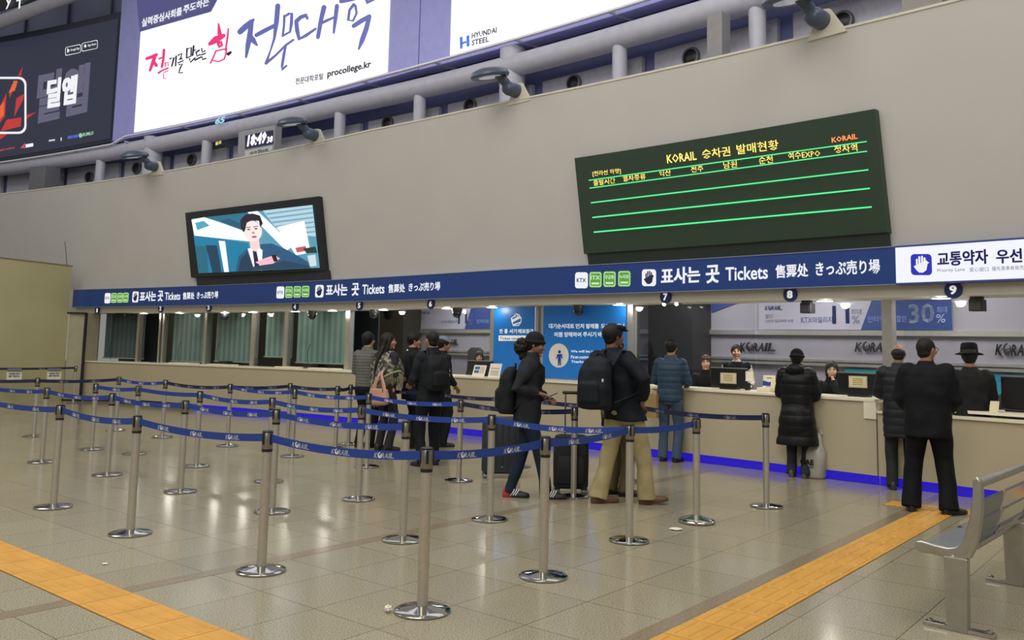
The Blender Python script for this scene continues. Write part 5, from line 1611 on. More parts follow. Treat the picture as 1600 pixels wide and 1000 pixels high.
def person(loc, face, H, label, feet=((-.10, 0, 0, 8), (.10, 0, 0, -8)), hands=None, elbows=None, lean=(0, 0), head=(0, 0), seat=None, tone='c99b7a', hair=('short', '15120f'),
           top=None, pants=None, shoes=('1a1a1c', None), voxel=.008, grip=.5, extras=None, hipy=0., slim=1.):
    """Local frame: +Y is where the person faces, +X their right. feet: (x, y, lift, yaw deg) per foot. hands: wrist targets."""
    k = H / 1.72
    R = empty('person', (loc[0], loc[1], 0), face - PI / 2, label, 'person', None, k)
    dz = 0 if seat is None else seat / k + .06 - .90
    lx, ly = lean
    hipz = .90 + dz
    hips = [Vector((-.09, hipy, hipz)), Vector((.09, hipy, hipz))]
    neck = Vector((lx, ly + hipy, 1.455 + dz))
    shs = [Vector((lx - .175, ly + hipy - .01, 1.40 + dz)), Vector((lx + .175, ly + hipy - .01, 1.40 + dz))]
    hands = hands or ((-.25, .06, .84), (.25, .06, .84))
    wr = [Vector(h) + (Vector((0, 0, dz)) if seat is not None else Vector()) for h in hands]
    poles = elbows or ((-.5, -1, -.3), (.5, -1, -.3))
    els = [ik(shs[i], wr[i], .285, .255, poles[i]) for i in (0, 1)]
    for i in (0, 1):
        if (wr[i] - shs[i]).length > .54:
            wr[i] = shs[i] + (wr[i] - shs[i]).normalized() * .538
    ank = [Vector((f[0], f[1], .085 + f[2])) for f in feet]
    kns = [ik(hips[i], ank[i], .425, .415, (.12 * (-1 if i == 0 else 1), 1, .05)) for i in (0, 1)]
    fy = [math.radians(f[3]) for f in feet]
    # ---- body: one continuous skin surface
    m = MB()
    mid = lambda t: Vector((lx * t, ly * t + hipy, 0))
    rg = []
    for z, rx, ry in ((.83, .115, .085), (.92, .125, .09), (1.02, .112, .078), (1.15, .108, .074), (1.28, .13, .08), (1.37, .13, .066), (1.415, .085, .052), (1.455, .058, .054), (1.50, .052, .054), (1.545, .052, .055)):
        t = max(0, (z - .90) / .55)
        c = mid(min(t, 1.05))
        rg.append((c.x, c.y + (.0 if z < 1.45 else .008), z + dz, rx, ry))
    m.rings(rg, 24, 2.3)
    for i in (0, 1):
        m.path([hips[i], hips[i].lerp(kns[i], .5), kns[i], kns[i].lerp(ank[i], .35), ank[i]], [.078, .066, .05, .05, .034], 14)
        ft = Vector((-math.sin(fy[i]), math.cos(fy[i]), 0))
        m.path([ank[i] - Vector((0, 0, .01)), ank[i] + ft * .06 - Vector((0, 0, .04)), ank[i] + ft * .12 - Vector((0, 0, .055))], [.034, .03, .022], 10)
        m.path([shs[i], shs[i].lerp(els[i], .5), els[i], els[i].lerp(wr[i], .3), wr[i]], [.034, .040, .037, .037, .026], 12, caps=False)
    # hands: palm, four fingers, thumb
    for i in (0, 1):
        sg = -1 if i == 0 else 1
        fd = (wr[i] - els[i]).normalized()
        dn = Vector((0, 0, -1)) if abs(fd.z) < .75 else Vector((-sg, 0, 0))
        pn = (dn - fd * dn.dot(fd)).normalized()            # palm side
        sd = fd.cross(pn).normalized()
        if abs(fd.z) < .75:
            sd = sd if sd.x * -sg > 0 else -sd              # thumb points inwards
        else:
            sd = sd if sd.y > 0 else -sd                    # thumb points forwards
        pc_ = [wr[i], wr[i] + fd * .045, wr[i] + fd * .085]
        for w_ in (-.022, 0, .022):
            m.path([pc_[0] + sd * w_ * .6, pc_[1] + sd * w_, pc_[2] + sd * w_], [.017, .016, .013], 10, caps=True)
        g = grip
        for j, (off, ln) in enumerate(((.034, .072), (.0115, .08), (-.0115, .075), (-.034, .06))):
            b0 = pc_[2] + sd * off
            d1 = (fd * math.cos(g * .7) + pn * math.sin(g * .7) + sd * off * 1.2).normalized()
            d2 = (fd * math.cos(g * 1.7) + pn * math.sin(g * 1.7) + sd * off * .8).normalized()
            d3 = (fd * math.cos(g * 2.3) + pn * math.sin(g * 2.3)).normalized()
            p1, p2 = b0 + d1 * ln * .45, b0 + d1 * ln * .45 + d2 * ln * .32
            m.path([b0 - fd * .02, p1, p2, p2 + d3 * ln * .26], [.0098, .009, .0082, .0066], 8)
        t0 = wr[i] + fd * .03 + sd * .03
        t1 = t0 + (fd * .6 + sd * .75 + pn * .25).normalized() * .04
        m.path([wr[i] + fd * .02 + sd * .012, t0, t1, t1 + (fd * .9 + sd * .2 + pn * .35).normalized() * .032], [.014, .0135, .011, .0085], 8)
    # head
    yaw, pit = math.radians(head[0]), math.radians(head[1])
    HM = Matrix.Translation(neck + Vector((0, .012, .055))) @ Matrix.Rotation(yaw, 4, 'Z') @ Matrix.Rotation(pit, 4, 'X') @ Matrix.Translation((0, .012, .10))
    m.T = HM
    def hf(u):
        x, y, z = u
        if z < 0:
            x *= 1 - .30 * z * z
            if y < 0: y *= 1 - .42 * abs(z)
            else: y *= 1 + .04 * abs(z)
        else:
            y *= 1.0 if y > 0 else 1.04
        return Vector((x, y, z))
    m.ball((0, 0, 0), (.074, .094, .115), 30, 22, hf)
    m.path([(0, .086, .022), (0, .099, -.005), (0, .107, -.022), (0, .094, -.032)], [.007, .010, .0135, .010], 10)
    for sx in (-1, 1):
        m.ball((sx * .0165, .091, -.026), (.009, .009, .008), 8, 6)
        m.ball((sx * .075, -.008, .0), (.011, .019, .031), 10, 8)
        m.ball((sx * .030, .083, .034), (.022, .010, .007), 10, 6)
        m.ball((sx * .038, .072, -.022), (.022, .02, .02), 10, 8)
    m.ball((0, .090, -.056), (.023, .010, .006), 10, 6)
    m.ball((0, .088, -.067), (.019, .010, .007), 10, 6)
    m.ball((0, .078, -.098), (.022, .016, .016), 10, 8)
    m.T = None
    me = remesh(m, voxel, 2)
    for mt in (skin(tone), lipm, browm, eyem):
        me.materials.append(mt)
    HI = HM.inverted()
    for p in me.polygons:
        c = p.center
        if c.z > neck.z:
            q = HI @ c
            if q.y > .055:
                ax = abs(q.x)
                if ((q.x / .026) ** 2 + ((q.z + .061) / .012) ** 2) < 1: p.material_index = 1
                elif .012 < ax < .050 and abs(q.z - (.040 - .12 * (ax - .03) ** 2 * 20)) < .0055: p.material_index = 2
                elif ((ax - .031) / .015) ** 2 + ((q.z - .016) / .0062) ** 2 < 1: p.material_index = 3
    body = link('body', me, R)
    def child(name, mb, mat, vox=None, sm=2, fn=None, parent=R, smooth=1.):
        if vox:
            q = remesh(mb, vox, sm)
            if fn: ripple(q, fn)
            for x_ in (mat if isinstance(mat, (list, tuple)) else [mat]): q.materials.append(x_)
            return link(name, q, parent)
        return mb.build(name, mat, parent, smooth=smooth)
    # ---- hair
    kind, hc = hair
    if kind:
        hm = M('hair_' + hc, hc, spec=.3, rough=.55, vary=.25, scale=60, bump=.6, bscale=90, aniso=(1, 1, .15))
        h = MB(); h.T = HM
        if kind in ('short', 'crop', 'long', 'bob', 'tied', 'fringe'):
            e = .002 if kind == 'crop' else .010
            h.ball((0, -.020, .030), (.080 + e, .096 + e, .094 + e), 26, 18)
            h.ball((0, -.045, -.03), (.068, .055, .06), 18, 12)
        if kind == 'bald':
            h.ball((0, -.040, .012), (.081, .074, .058), 24, 14)
            h.ball((0, -.050, -.03), (.066, .05, .05), 18, 12)
        if kind == 'fringe':
            h.path([(-.062, .045, .078), (-.035, .076, .070), (.01, .084, .072), (.055, .056, .080)], [.016, .014, .014, .016], 10)
        if kind in ('bob', 'fringe'):
            for sx in (-1, 1):
                h.path([(sx * .066, .026, .06), (sx * .079, .024, -.01), (sx * .075, .026, -.075), (sx * .062, .02, -.125)], [.018, .018, .018, .012], 10)
            h.ball((0, -.06, -.07), (.075, .045, .08), 18, 12)
        if kind == 'tied':
            h.ball((0, -.115, -.01), (.035, .035, .035), 12, 10)
        if kind == 'long':
            for sx in (-1, 1):
                h.path([(sx * .06, .03, .07), (sx * .082, .012, .0), (sx * .085, -.01, -.10), (sx * .08, -.05, -.19)], [.02, .024, .03, .03], 10)
            h.T = HM
            rr = random.Random(3)
            for j in range(15):
                a = (j - 7) / 7
                h.path([(a * .07, -.085 + .03 * abs(a), .03), (a * .085, -.10 + .03 * abs(a), -.08), (a * .095 + .02, -.15 + .02 * abs(a), -.22), (a * .085 + .04, -.175 + rr.uniform(-.01, .01), -.36), (a * .06 + .05, -.19, -.50 - rr.uniform(0, .05))], [.026, .026, .026, .022, .010], 8)
        child('hair', h, hm, .006 if kind != 'long' else .008, 2)
    # ---- trousers
    if pants:
        w = pants.get('w', 1.0)
        p = MB()
        p.rings([(0, hipy, .80 + dz, .13 * w, .105 * w), (0, hipy - .005, .87 + dz, .165 * w, .128 * w), (0, hipy, .95 + dz, .158 * w, .118 * w), (lx * .2, hipy + ly * .2, 1.04 + dz, .145 * w, .105 * w)], 28, 2.4)
        for i in (0, 1):
            hem = ank[i] + Vector((0, -.012, -.045 if pants.get('long', True) else .04))
            sx = -1 if i == 0 else 1
            p.path([hips[i] + Vector((sx * .0, 0, -.03)), hips[i].lerp(kns[i], .35), kns[i].lerp(hips[i], .12), kns[i].lerp(ank[i], .35), ank[i].lerp(kns[i], .25), hem], [.100 * w, .094 * w, .076 * w, .072 * w, .069 * w * pants.get('flare', 1), .072 * w * pants.get('flare', 1)], 18, caps=False)
        child('trousers', p, M('trousers_' + pants['c'], pants['c'], spec=.2, rough=.75, vary=.10, scale=12, bump=.25, bscale=35), pants.get('vox', .011), 3, folds(pants.get('fold', .012), 9, loc[0], (1, 1, .55)))
    # ---- shoes
    sc_, sole = shoes
    if sc_:
        for i in (0, 1):
            f = feet[i]
            s = MB()
            T = Matrix.Translation((f[0], f[1], f[2])) @ Matrix.Rotation(fy[i], 4, 'Z') @ Matrix.Rotation(math.radians(f[4]) if len(f) > 4 else 0, 4, 'X')
            s.T = T
            vs, fs = [], []
            sec = ((-.078, .020, .045), (-.07, .034, .085), (-.03, .039, .105), (.02, .040, .10), (.06, .043, .075), (.11, .048, .055), (.16, .044, .045), (.195, .030, .035), (.208, .012, .022))
            n = 14
            for y, hw, hh in sec:
                for q in range(n):
                    a = 2 * PI * q / n
                    cz = math.sin(a)
                    vs.append((hw * math.cos(a), y, .012 + max(-.3, cz) * (hh if cz > 0 else .03)))
            for a in range(len(sec) - 1):
                for q in range(n):
                    fs.append((a * n + q, a * n + (q + 1) % n, (a + 1) * n + (q + 1) % n, (a + 1) * n + q))
            fs += [tuple(range(n))[::-1], tuple((len(sec) - 1) * n + q for q in range(n))]
            s.add(vs, fs)
            mats = [M('shoe_' + (sc_ if isinstance(sc_, str) else sc_[0]), sc_ if isinstance(sc_, str) else sc_[0], rough=.45, vary=.08)]
            so = s.mesh('shoe', mats, smooth=1.)
            if not isinstance(sc_, str):
                so.materials.append(M('shoe_' + sc_[1], sc_[1], rough=.6))
                so.materials.append(M('shoe_stripe', 'e6e6e4', rough=.5))
                TI = T.inverted()
                for p_ in so.polygons:
                    q = TI @ p_.center
                    if q.y < .0: p_.material_index = 1
            sh = link('shoe', so, R)
            z = MB(); z.T = T
            out = [(.036 * math.cos(a) * (1.12 if math.sin(a) > 0 else .95), .065 + .142 * math.sin(a)) for a in np.linspace(0, 2 * PI, 25)[:-1]]
            z.prism(out, .0, .022)
            z.build('sole', M('sole_' + (sole or '0d0d0d'), sole or '0d0d0d', rough=.6), sh, bevel=.004)
            if not isinstance(sc_, str):
                for sd_ in (-1, 1):
                    for j in range(3):
                        z = MB(); z.T = T
                        y0 = .035 + j * .024
                        z.path([(sd_ * .044, y0 - .02, .028), (sd_ * .042, y0, .055), (sd_ * .030, y0 + .016, .085)], .0055, 6)
                        z.build('stripe', M('shoe_stripe', 'e6e6e4', rough=.5), sh)
    # ---- top garment
    if top:
        b = top.get('b', 1.0)
        hem = top.get('hem', .82)
        t_ = MB()
        rg = []
        rows = [(hem, .170 * top.get('hemw', 1.), .130 * top.get('hemw', 1.)), (max(hem + .06, .92), .172, .130), (1.05, .168, .125), (1.18, .178, .130), (1.30, .190, .130), (1.38, .182, .112), (1.43, .122, .088), (1.47, .084, .080), (top.get('collar', 1.505), .074, .074)]
        for z, rx, ry in rows:
            t = max(-.2, (z - .90) / .55)
            c = mid(min(t, 1.05))
            rg.append((c.x, c.y + (.004 if z > 1.44 else 0), z + dz, rx * (b if z < 1.44 else 1), ry * (b if z < 1.44 else 1)))
        t_.rings(rg, 32, 2.5)
        aw = top.get('arm', 1.0)
        for i in (0, 1):
            if top.get('sleeves', True):
                e = wr[i].lerp(els[i], top.get('cuff', .08))
                t_.path([shs[i] + Vector((.02 if i == 0 else -.02, 0, 0)), shs[i].lerp(els[i], .45), els[i], els[i].lerp(e, .5), e], [.078 * aw * b ** .5, .068 * aw, .061 * aw, .056 * aw, .047 * aw], 16, caps=False)
        for q3 in shs:
            t_.ball((q3.x * .93, q3.y, q3.z - .022), (.080 * aw * b ** .5,) * 3, 16, 10)
        for c, r_ in top.get('blobs', ()):
            t_.ball((c[0], c[1], c[2] + dz), r_, 18, 12)
        fn1 = folds(top.get('fold', .014), 8, loc[1])
        q_ = top.get('quilt')
        fn = (lambda co: fn1(co) * .5 + quilt(*q_)(co)) if q_ else fn1
        tm = M('cloth_' + top['c'], top['c'], spec=.2, rough=top.get('rough', .75), vary=.10, scale=14, bump=.25, bscale=30)
        g = child(top.get('name', 'jacket'), t_, tm, top.get('vox', .011), 3, fn)
        if not top.get('sleeves', True):
            sl = MB()
            for i in (0, 1):
                e = wr[i].lerp(els[i], .06)
                sl.path([shs[i], shs[i].lerp(els[i], .45), els[i], els[i].lerp(e, .5), e], [.064, .058, .052, .048, .040], 16, caps=False)
            child('shirt_sleeves', sl, M('cloth_' + top['sc'], top['sc'], rough=.7, vary=.06), .010, 3, folds(.008, 12))
        g['tm'] = 1
        del g['tm']
    return dict(root=R, HM=HM, wr=wr, els=els, shs=shs, neck=neck, k=k, dz=dz, child=child, hips=hips)

def glasses(p):
    m = MB(); m.T = p['HM']
    for sx in (-1, 1):
        c = Vector((sx * .033, .104, .012))
        m.path([c + Vector((.024 * math.cos(a), -.006 * abs(math.cos(a)), .017 * math.sin(a))) for a in np.linspace(0, 2 * PI, 15)], .0022, 6, caps=False)
        m.path([(sx * .057, .098, .014), (sx * .078, .05, .016), (sx * .082, -.01, .012)], .0024, 6)
    m.path([(-.009, .107, .014), (.009, .107, .014)], .002, 6)
    p['child']('glasses', m, M('glasses_frame', '1a1a1a', rough=.3))
def cap(p, c, brim=True, kind='cap'):
    mt = M('hat_' + c, c, spec=.2, rough=.85, vary=.12, scale=30, bump=.3, bscale=120)
    m = MB(); m.T = p['HM']
    if kind == 'fedora':
        m.lathe([(.150, .030), (.156, .036), (.12, .050), (.097, .060), (.094, .11), (.088, .155), (.07, .172), (.03, .160), (.0, .152)], 36, (0, -.012, 0))
        for i, v in enumerate(m.v):
            pass
        p['child']('hat', m, mt, smooth=.9)
        m = MB(); m.T = p['HM']; m.lathe([(.0965, .062), (.096, .085), (.094, .085), (.094, .062)], 36, (0, -.012, 0)); p['child']('hat_band', m, M('hat_band', '0c0c0d', rough=.5))
        return
    if kind == 'beanie':
        m.ball((0, -.018, .045), (.090, .106, .098), 26, 18)
        m.path([(.088 * math.cos(a), -.012 + .104 * math.sin(a), .028 + .012 * math.sin(a)) for a in np.linspace(0, 2 * PI, 33)], .016, 10, caps=False)
        p['child']('beanie', m, mt, .007, 2)
        return
    m.ball((0, -.016, .050), (.086, .104, .085 if kind == 'cap' else .072), 26, 18)
    m.ball((0, -.030, .028), (.086, .088, .045), 22, 12)
    if kind == 'flat':
        m.ball((0, .03, .085), (.085, .10, .035), 24, 12)
    m.rings([(0, .085, .052, .062, .05), (0, .10, .062, .066, .062), (0, .09, .068, .060, .05)], 24, 2.6)
    p['child']('cap', m, mt, .006, 2)

def backpack(p, c, w, h, d, label, zc=1.14, off=.0, droop=0., puller=False):
    "worn on the back: local -Y side"
    R0 = p['root']
    r = empty('backpack', R0.location, R0.rotation_euler.z, label, 'backpack', None, p['k'])
    mt = M('pack_' + c, c, spec=.25, rough=.7, vary=.12, scale=18, bump=.3, bscale=120)
    ly = p['neck'].y
    y0 = -.13 + min(ly, 0) + ly * .5
    m = MB()
    m.rings([(off, y0 - d * .45, zc - h * .5, w * .40, d * .40), (off, y0 - d * .5, zc - h * .44, w * .49, d * .5), (off, y0 - d * .52, zc - h * .1, w * .5, d * .54), (off, y0 - d * .46, zc + h * .25, w * .47, d * .46), (off, y0 - d * .36, zc + h * .43, w * .38, d * .34), (off, y0 - d * .3, zc + h * .5, w * .22, d * .2)], 28, 2.5)
    q = remesh(m, .011, 3); ripple(q, folds(.012, 9, 2)); q.materials.append(mt); link('pack', q, r)
    m = MB()
    m.rings([(off, y0 - d * .88, zc - h * .40, w * .30, .03), (off, y0 - d * .92, zc - h * .34, w * .36, .05), (off, y0 - d * .92, zc - h * .02, w * .34, .05), (off, y0 - d * .86, zc + h * .06, w * .24, .03)], 24, 2.4)
    q = remesh(m, .01, 3); q.materials.append(mt); link('front_pocket', q, r)
    for sx in (-1, 1):
        m = MB()
        s0 = p['shs'][0 if sx < 0 else 1]
        x = sx * .105
        m.path([(off * .6 + x, y0 + .0, zc + h * .36), (x, y0 + .07, 1.475 + p['dz']), (x, s0.y + .055, 1.462 + p['dz']), (x * 1.05, s0.y + .150, 1.36), (x * 1.25, s0.y + .152, 1.22), (x * 1.7, s0.y + .06, 1.06), (off * .6 + sx * w * .4, y0 - .01, zc - h * .36)], .021, 10, .5)
        m.build('strap', mt, r, smooth=1)
    m = MB(); m.path([(off - .05, y0 - .02, zc + h * .47), (off - .03, y0 - .02, zc + h * .56), (off + .03, y0 - .02, zc + h * .56), (off + .05, y0 - .02, zc + h * .47)], .01, 8); m.build('grab_loop', mt, r, smooth=1)
    if puller:
        for z in (.06, -.07):
            m = MB(); m.box((w * .40 + off, y0 - d * .80, zc + h * z), (.014, .012, .03)); m.build('zip_puller', M('puller_white', 'cfd2d6', rough=.4), r)
    return r

N60 = lambda x, y: math.atan2(y - AY, x - AX)       # straight towards the counter
# 1 vest man, 2 shawl woman, 3 dark suit, 4 backpack man, 5 cap, 7 beanie, 8 khaki, 9 blue, 12 coat, 14 bald, 15 big suit, 16 hat
FRONT = ((-.15, .34, 1.08), (.15, .34, 1.08))
v = person((-2.20, 13.18), math.radians(60), 1.74, 'man in a grey quilted vest standing with his back to us at window 5', hands=((-.17, .26, 1.06), (.17, .26, 1.06)), hair=('short', '141312'), voxel=.009,
           top=dict(c='64645e', name='vest', hem=.90, quilt=(.010, .045), sleeves=True, b=.98, fold=.006), pants=dict(c='17181c'))
w = person((-1.84, 12.78), math.radians(50), 1.72, 'woman with very long dark hair in a patterned shawl looking right', head=(-42, 0), hands=((-.10, .20, 1.08), (.10, .20, 1.08)), hair=('long', '1b1613'), tone='b98a72', voxel=.008,
           top=dict(c='2a2c30', hem=.84, b=.95), pants=dict(c='2c2b2c', w=.88), shoes=('201d1c', None))
# shawl
sh = MB()
sh.rings([(0, .02, .98, .25, .21), (0, .02, 1.10, .265, .22), (0, .01, 1.25, .25, .195), (0, 0, 1.36, .215, .15), (0, .005, 1.43, .13, .10), (0, .01, 1.475, .09, .085)], 36, 2.3)
q = remesh(sh, .011, 2)
def shawl_fn(co):
    base = folds(.022, 7, 4., (1, 1, .6))(co)
    return base
ripple(q, shawl_fn)
for vv in q.vertices:
    if vv.co.z < 1.32:
        vv.co.z -= .16 * max(-.4, (-vv.co.x + .05)) / .23 * (1.32 - vv.co.z) / .3
        vv.co.z += .02 * math.sin(vv.co.x * 30) * max(0, 1.2 - vv.co.z)
def shawl_mat():
    m = bpy.data.materials.new('shawl_pattern'); m.use_nodes = True
    nt = m.node_tree; b = nt.nodes['Principled BSDF']; b.inputs['Roughness'].default_value = .85
    tc = nt.nodes.new('ShaderNodeTexCoord'); n = nt.nodes.new('ShaderNodeTexVoronoi'); n.inputs['Scale'].default_value = 26
    n2 = nt.nodes.new('ShaderNodeTexNoise'); n2.inputs['Scale'].default_value = 22; n2.inputs['Detail'].default_value = 5
    nt.links.new(tc.outputs['Object'], n2.inputs['Vector'])
    r = nt.nodes.new('ShaderNodeValToRGB'); e = r.color_ramp.elements
    e[0].position, e[0].color = .42, (*lin('2c2b27'), 1); e[1].position, e[1].color = .66, (*lin('a39f8e'), 1)
    x = e.new(.52); x.color = (*lin('5c5a50'), 1)
    nt.links.new(n2.outputs['Fac'], r.inputs['Fac']); nt.links.new(r.outputs['Color'], b.inputs['Base Color'])
    return m
q.materials.append(shawl_mat())
shawl = link('shawl', q, w['root'])
fr = MB(); rr = random.Random(5)
edge_pts = []
for j in range(70):
    a = math.radians(-200 + 400 * j / 70)
    x, y = .252 * math.cos(a), .02 + .212 * math.sin(a)
    z = 1.01 - .16 * max(-.4, (-x + .05)) / .23 * (1.32 - 1.01) / .3
    edge_pts.append(Vector((x, y, z)))
    fr.path([(x, y, z + .03), (x * 1.01, y * 1.02, z - .06), (x * 1.0 + rr.uniform(-.01, .01), y, z - .13 - rr.uniform(0, .05))], [.006, .005, .003], 5)
fr.build('fringe', M('fringe_cream', 'a9a283', rough=.8), shawl, smooth=1)
bd2 = MB(); bd2.path([p + Vector((0, 0, .02)) for p in edge_pts[:63]], .022, 8, 1., caps=False)
q = remesh(bd2, .01, 1); ripple(q, folds(.01, 18)); q.materials.append(M('shawl_border', '9d9570', rough=.85, vary=.2, scale=30)); link('shawl_border', q, shawl)
# pink tote
tb = empty('tote_bag', w['root'].location, w['root'].rotation_euler.z, 'dusty pink tote bag hanging from the shoulder of the woman in the shawl', 'bag')
m = MB(); bx, by = .16, -.27
m.rings([(bx, by, .68, .11, .05), (bx, by, .71, .175, .075), (bx, by, .80, .195, .082), (bx, by, .92, .165, .066)], 30, 2.6)
q = remesh(m, .009, 3); ripple(q, folds(.010, 10)); pinkm = M('tote_pink', 'b98d7c', rough=.6, vary=.06); q.materials.append(pinkm); link('bag_body', q, tb)
for sx in (-1, 1):
    m = MB(); m.path([(bx + sx * .115, by, .88), (bx + sx * .085, by, 1.0), (bx + sx * .03, by + .01, 1.11), (bx + sx * .0, by + .06, 1.18)], [.045, .032, .022, .018], 12, .45, side=(1, 0, 0)); m.build('strap', pinkm, tb, smooth=1)
m = MB(); m.path([(bx + .13, by - .045, .92), (bx + .135, by - .05, .88)], .008, 8); m.build('leather_tag', M('tag_dark', '241a18'), tb)

s3 = person((-1.52, 13.25), math.radians(25), 1.75, 'man in a dark suit and glasses seen in profile between the shawl and the backpack', hands=((-.20, .12, .88), (.20, .10, .88)), hair=('short', '161412'), tone='b58a6c', voxel=.008, head=(-12, -4),
            top=dict(c='15171b', hem=.72, b=1.0), pants=dict(c='121317'))
glasses(s3)
m = MB(); m.T = s3['HM'].copy(); m.T = Matrix.Identity(4)
m.rings([(0, .0, 1.452, .086, .085), (0, .004, 1.49, .073, .074)], 24, 2.2); s3['child']('shirt_collar', m, M('collar_white', 'd8d8d4', rough=.6))
b4 = person((-1.02, 11.22), math.radians(124), 1.73, 'man in a dark coat carrying a black backpack, standing with his back to us', hands=((-.17, .26, 1.05), (.17, .26, 1.05)), hair=('crop', '191715'), tone='a67c62', voxel=.008, head=(8, -3),
            feet=((-.12, -.02, 0, 12), (.12, .08, 0, -10)), top=dict(c='1d2126', hem=.78, b=1.06, collar=1.52), pants=dict(c='14151a', w=1.0))
backpack(b4, '15171b', .34, .46, .17, 'black backpack on the man in the dark coat at counter 6', 1.20, -.03, puller=True)
c5 = person((-1.08, 13.5), math.radians(35), 1.70, 'person in a grey blue cap mostly hidden behind the backpack man', hands=((-.18, .2, .95), (.12, .2, .95)), hair=('short', '1a1816'), tone='a67c62', voxel=.009, head=(-18, -8), top=dict(c='1b1d22'), pants=dict(c='17181c'))
cap(c5, '75879a')
wb = person((.19, 8.94), math.radians(-3), 1.68, 'woman in a dark beanie and jacket looking at her phone while walking right', hands=((.01, .19, 1.06), (.15, .12, 1.10)), elbows=((-.6, -1, -.6), (.5, -1, -.7)), hair=('short', '14100e'), tone='96705a', voxel=.006, head=(-8, -12), grip=.55,
            feet=((-.03, -.17, 0, -4), (.02, .22, 0, 0)), top=dict(c='24272b', name='jacket', hem=.76, b=1.10, arm=1.14, collar=1.53), pants=dict(c='1d2836', w=.88), shoes=(('17181a', 'a83232'), 'd9d4cc'), lean=(0, .03))
cap(wb, '1d1e21', kind='beanie')
m = MB(); m.T = wb['HM']
rr = random.Random(11)
m.ball((0, -.135, -.05), (.085, .09, .095), 20, 14)
m.ball((0, -.10, -.13), (.065, .05, .07), 16, 12)
q = remesh(m, .007, 2); ripple(q, folds(.020, 32)); q.materials.append(M('hair_14100e', '14100e')); link('hair_bunch', q, wb['root'])
backpack(wb, '16181b', .36, .50, .20, 'black backpack on the woman in the beanie', 1.12)
wrp = wb['root'].matrix_basis
ph = empty('phone', (0, 0, 0), 0, 'black phone held up by the woman in the beanie', 'phone')
RM = Matrix.LocRotScale(wb['root'].location, wb['root'].rotation_euler, wb['root'].scale)
hp = RM @ (wb['wr'][1] + (wb['wr'][1] - wb['els'][1]).normalized() * .10 + Vector((-.012, .035, -.004)))
ph.location = hp; ph.rotation_euler = (0, -.42, math.radians(-3))
m = MB(); m.box((0, 0, 0), (.155, .074, .009)); m.build('case', M('phone_black', '0e0e10', rough=.25), ph, bevel=.004)
m = MB(); m.box((0, 0, .0052), (.145, .066, .001)); m.build('screen', M('phone_screen', '1c2028', rough=.1, emit='8fa4c0', estr=.3), ph)

kh = person((1.16, 8.72), math.radians(46), 1.78, 'man in flat cap, dark jacket and khaki trousers walking, hand on hip', hands=((-.14, .30, 1.04), (.20, .03, 1.0)), elbows=((-.6, -.6, -.3), (1.6, -.5, 0)), hair=('short', '15120f'), tone='7d5a46', voxel=.007, head=(-22, 0),
            feet=((-.18, -.15, 0, -30), (.17, .16, .0, -44, 9)), lean=(-.08, -.09), top=dict(c='171b23', hem=.80, hemw=1.12, b=1.14, arm=1.16, collar=1.5), pants=dict(c='a3966f', w=1.08, flare=1.12, fold=.016, vox=.01), shoes=('5c4028', '2b2018'))
cap(kh, '17181b', kind='flat')
backpack(kh, '141820', .36, .50, .21, 'navy black backpack with a red piping on the man in khaki trousers', 1.16, -.07, puller=True)
hd = person((1.12, 9.22), math.radians(20), 1.66, 'person in brownish trousers and a dark coat almost hidden behind the khaki man', hands=((-.2, .2, 1.0), (.2, .2, 1.0)), hair=('short', '15120f'), tone='7d5a46', voxel=.010, feet=((-.08, .02, 0, 10), (.10, .10, 0, -14)),
            top=dict(c='15171b', hem=.74, b=.95), pants=dict(c='5d5239', w=1.0), shoes=('131313', None))
bl = person((2.27, 12.18), math.radians(62), 1.71, 'man in a blue padded jacket, jeans and a dark cap at counter 7', hands=((-.16, .30, 1.08), (.16, .30, 1.08)), hair=('short', '17130f'), tone='a9805f', voxel=.009, head=(0, -6), lean=(0, .05),
            top=dict(c='2b3e50', hem=.84, b=1.04, quilt=(.007, .085), rough=.5, collar=1.5), pants=dict(c='44546b', w=.95), shoes=('17181a', 'd8d4c8'))
cap(bl, '1a1b1f')
pb = empty('paper_bag', (0, 0, 0), 0, 'brown paper bag hanging at the left side of the man in the blue padded jacket', 'bag')
q = floor_pt(1024, 722); pb.location = (1.96, 12.05, .62); pb.rotation_euler = (0, 0, math.radians(62))
m = MB(); m.hexa([(-.05, -.12, 0), (.05, -.12, 0), (.05, .12, 0), (-.05, .12, 0), (-.055, -.12, .33), (.055, -.12, .33), (.055, .12, .33), (-.055, .12, .33)]); m.build('sack', M('kraft_paper', '93794d', rough=.7, vary=.08), pb, bevel=.004)
for sx in (-.05, .05):
    m = MB(); m.path([(sx, -.05, .32), (sx * .5, -.03, .40), (sx * .5, .03, .40), (sx, .05, .32)], .006, 6); m.build('handle', M('kraft_cord', 'c8b48c'), pb, smooth=1)
ct = person((3.63, 10.85), math.radians(58), 1.58, 'person in a long black padded coat with a hood at counter 8', hands=((-.17, .28, 1.06), (.17, .28, 1.06)), hair=('short', '14110f'), tone='b08868', voxel=.010, head=(0, -10),
            feet=((-.09, .02, 0, 8), (.10, .0, 0, -12)), top=dict(c='16171a', name='coat', hem=.44, hemw=1.35, b=1.22, arm=1.25, quilt=(.010, .14), rough=.45, collar=1.50, blobs=(((0, -.09, 1.46), (.125, .085, .085)), ((0, -.02, 1.50), (.095, .095, .055)), ((0, -.05, .75), (.24, .18, .3)))), pants=dict(c='2a2f38', w=.95), shoes=('4a4844', 'c9c4b8'))
cap(ct, '121315', kind='beanie')
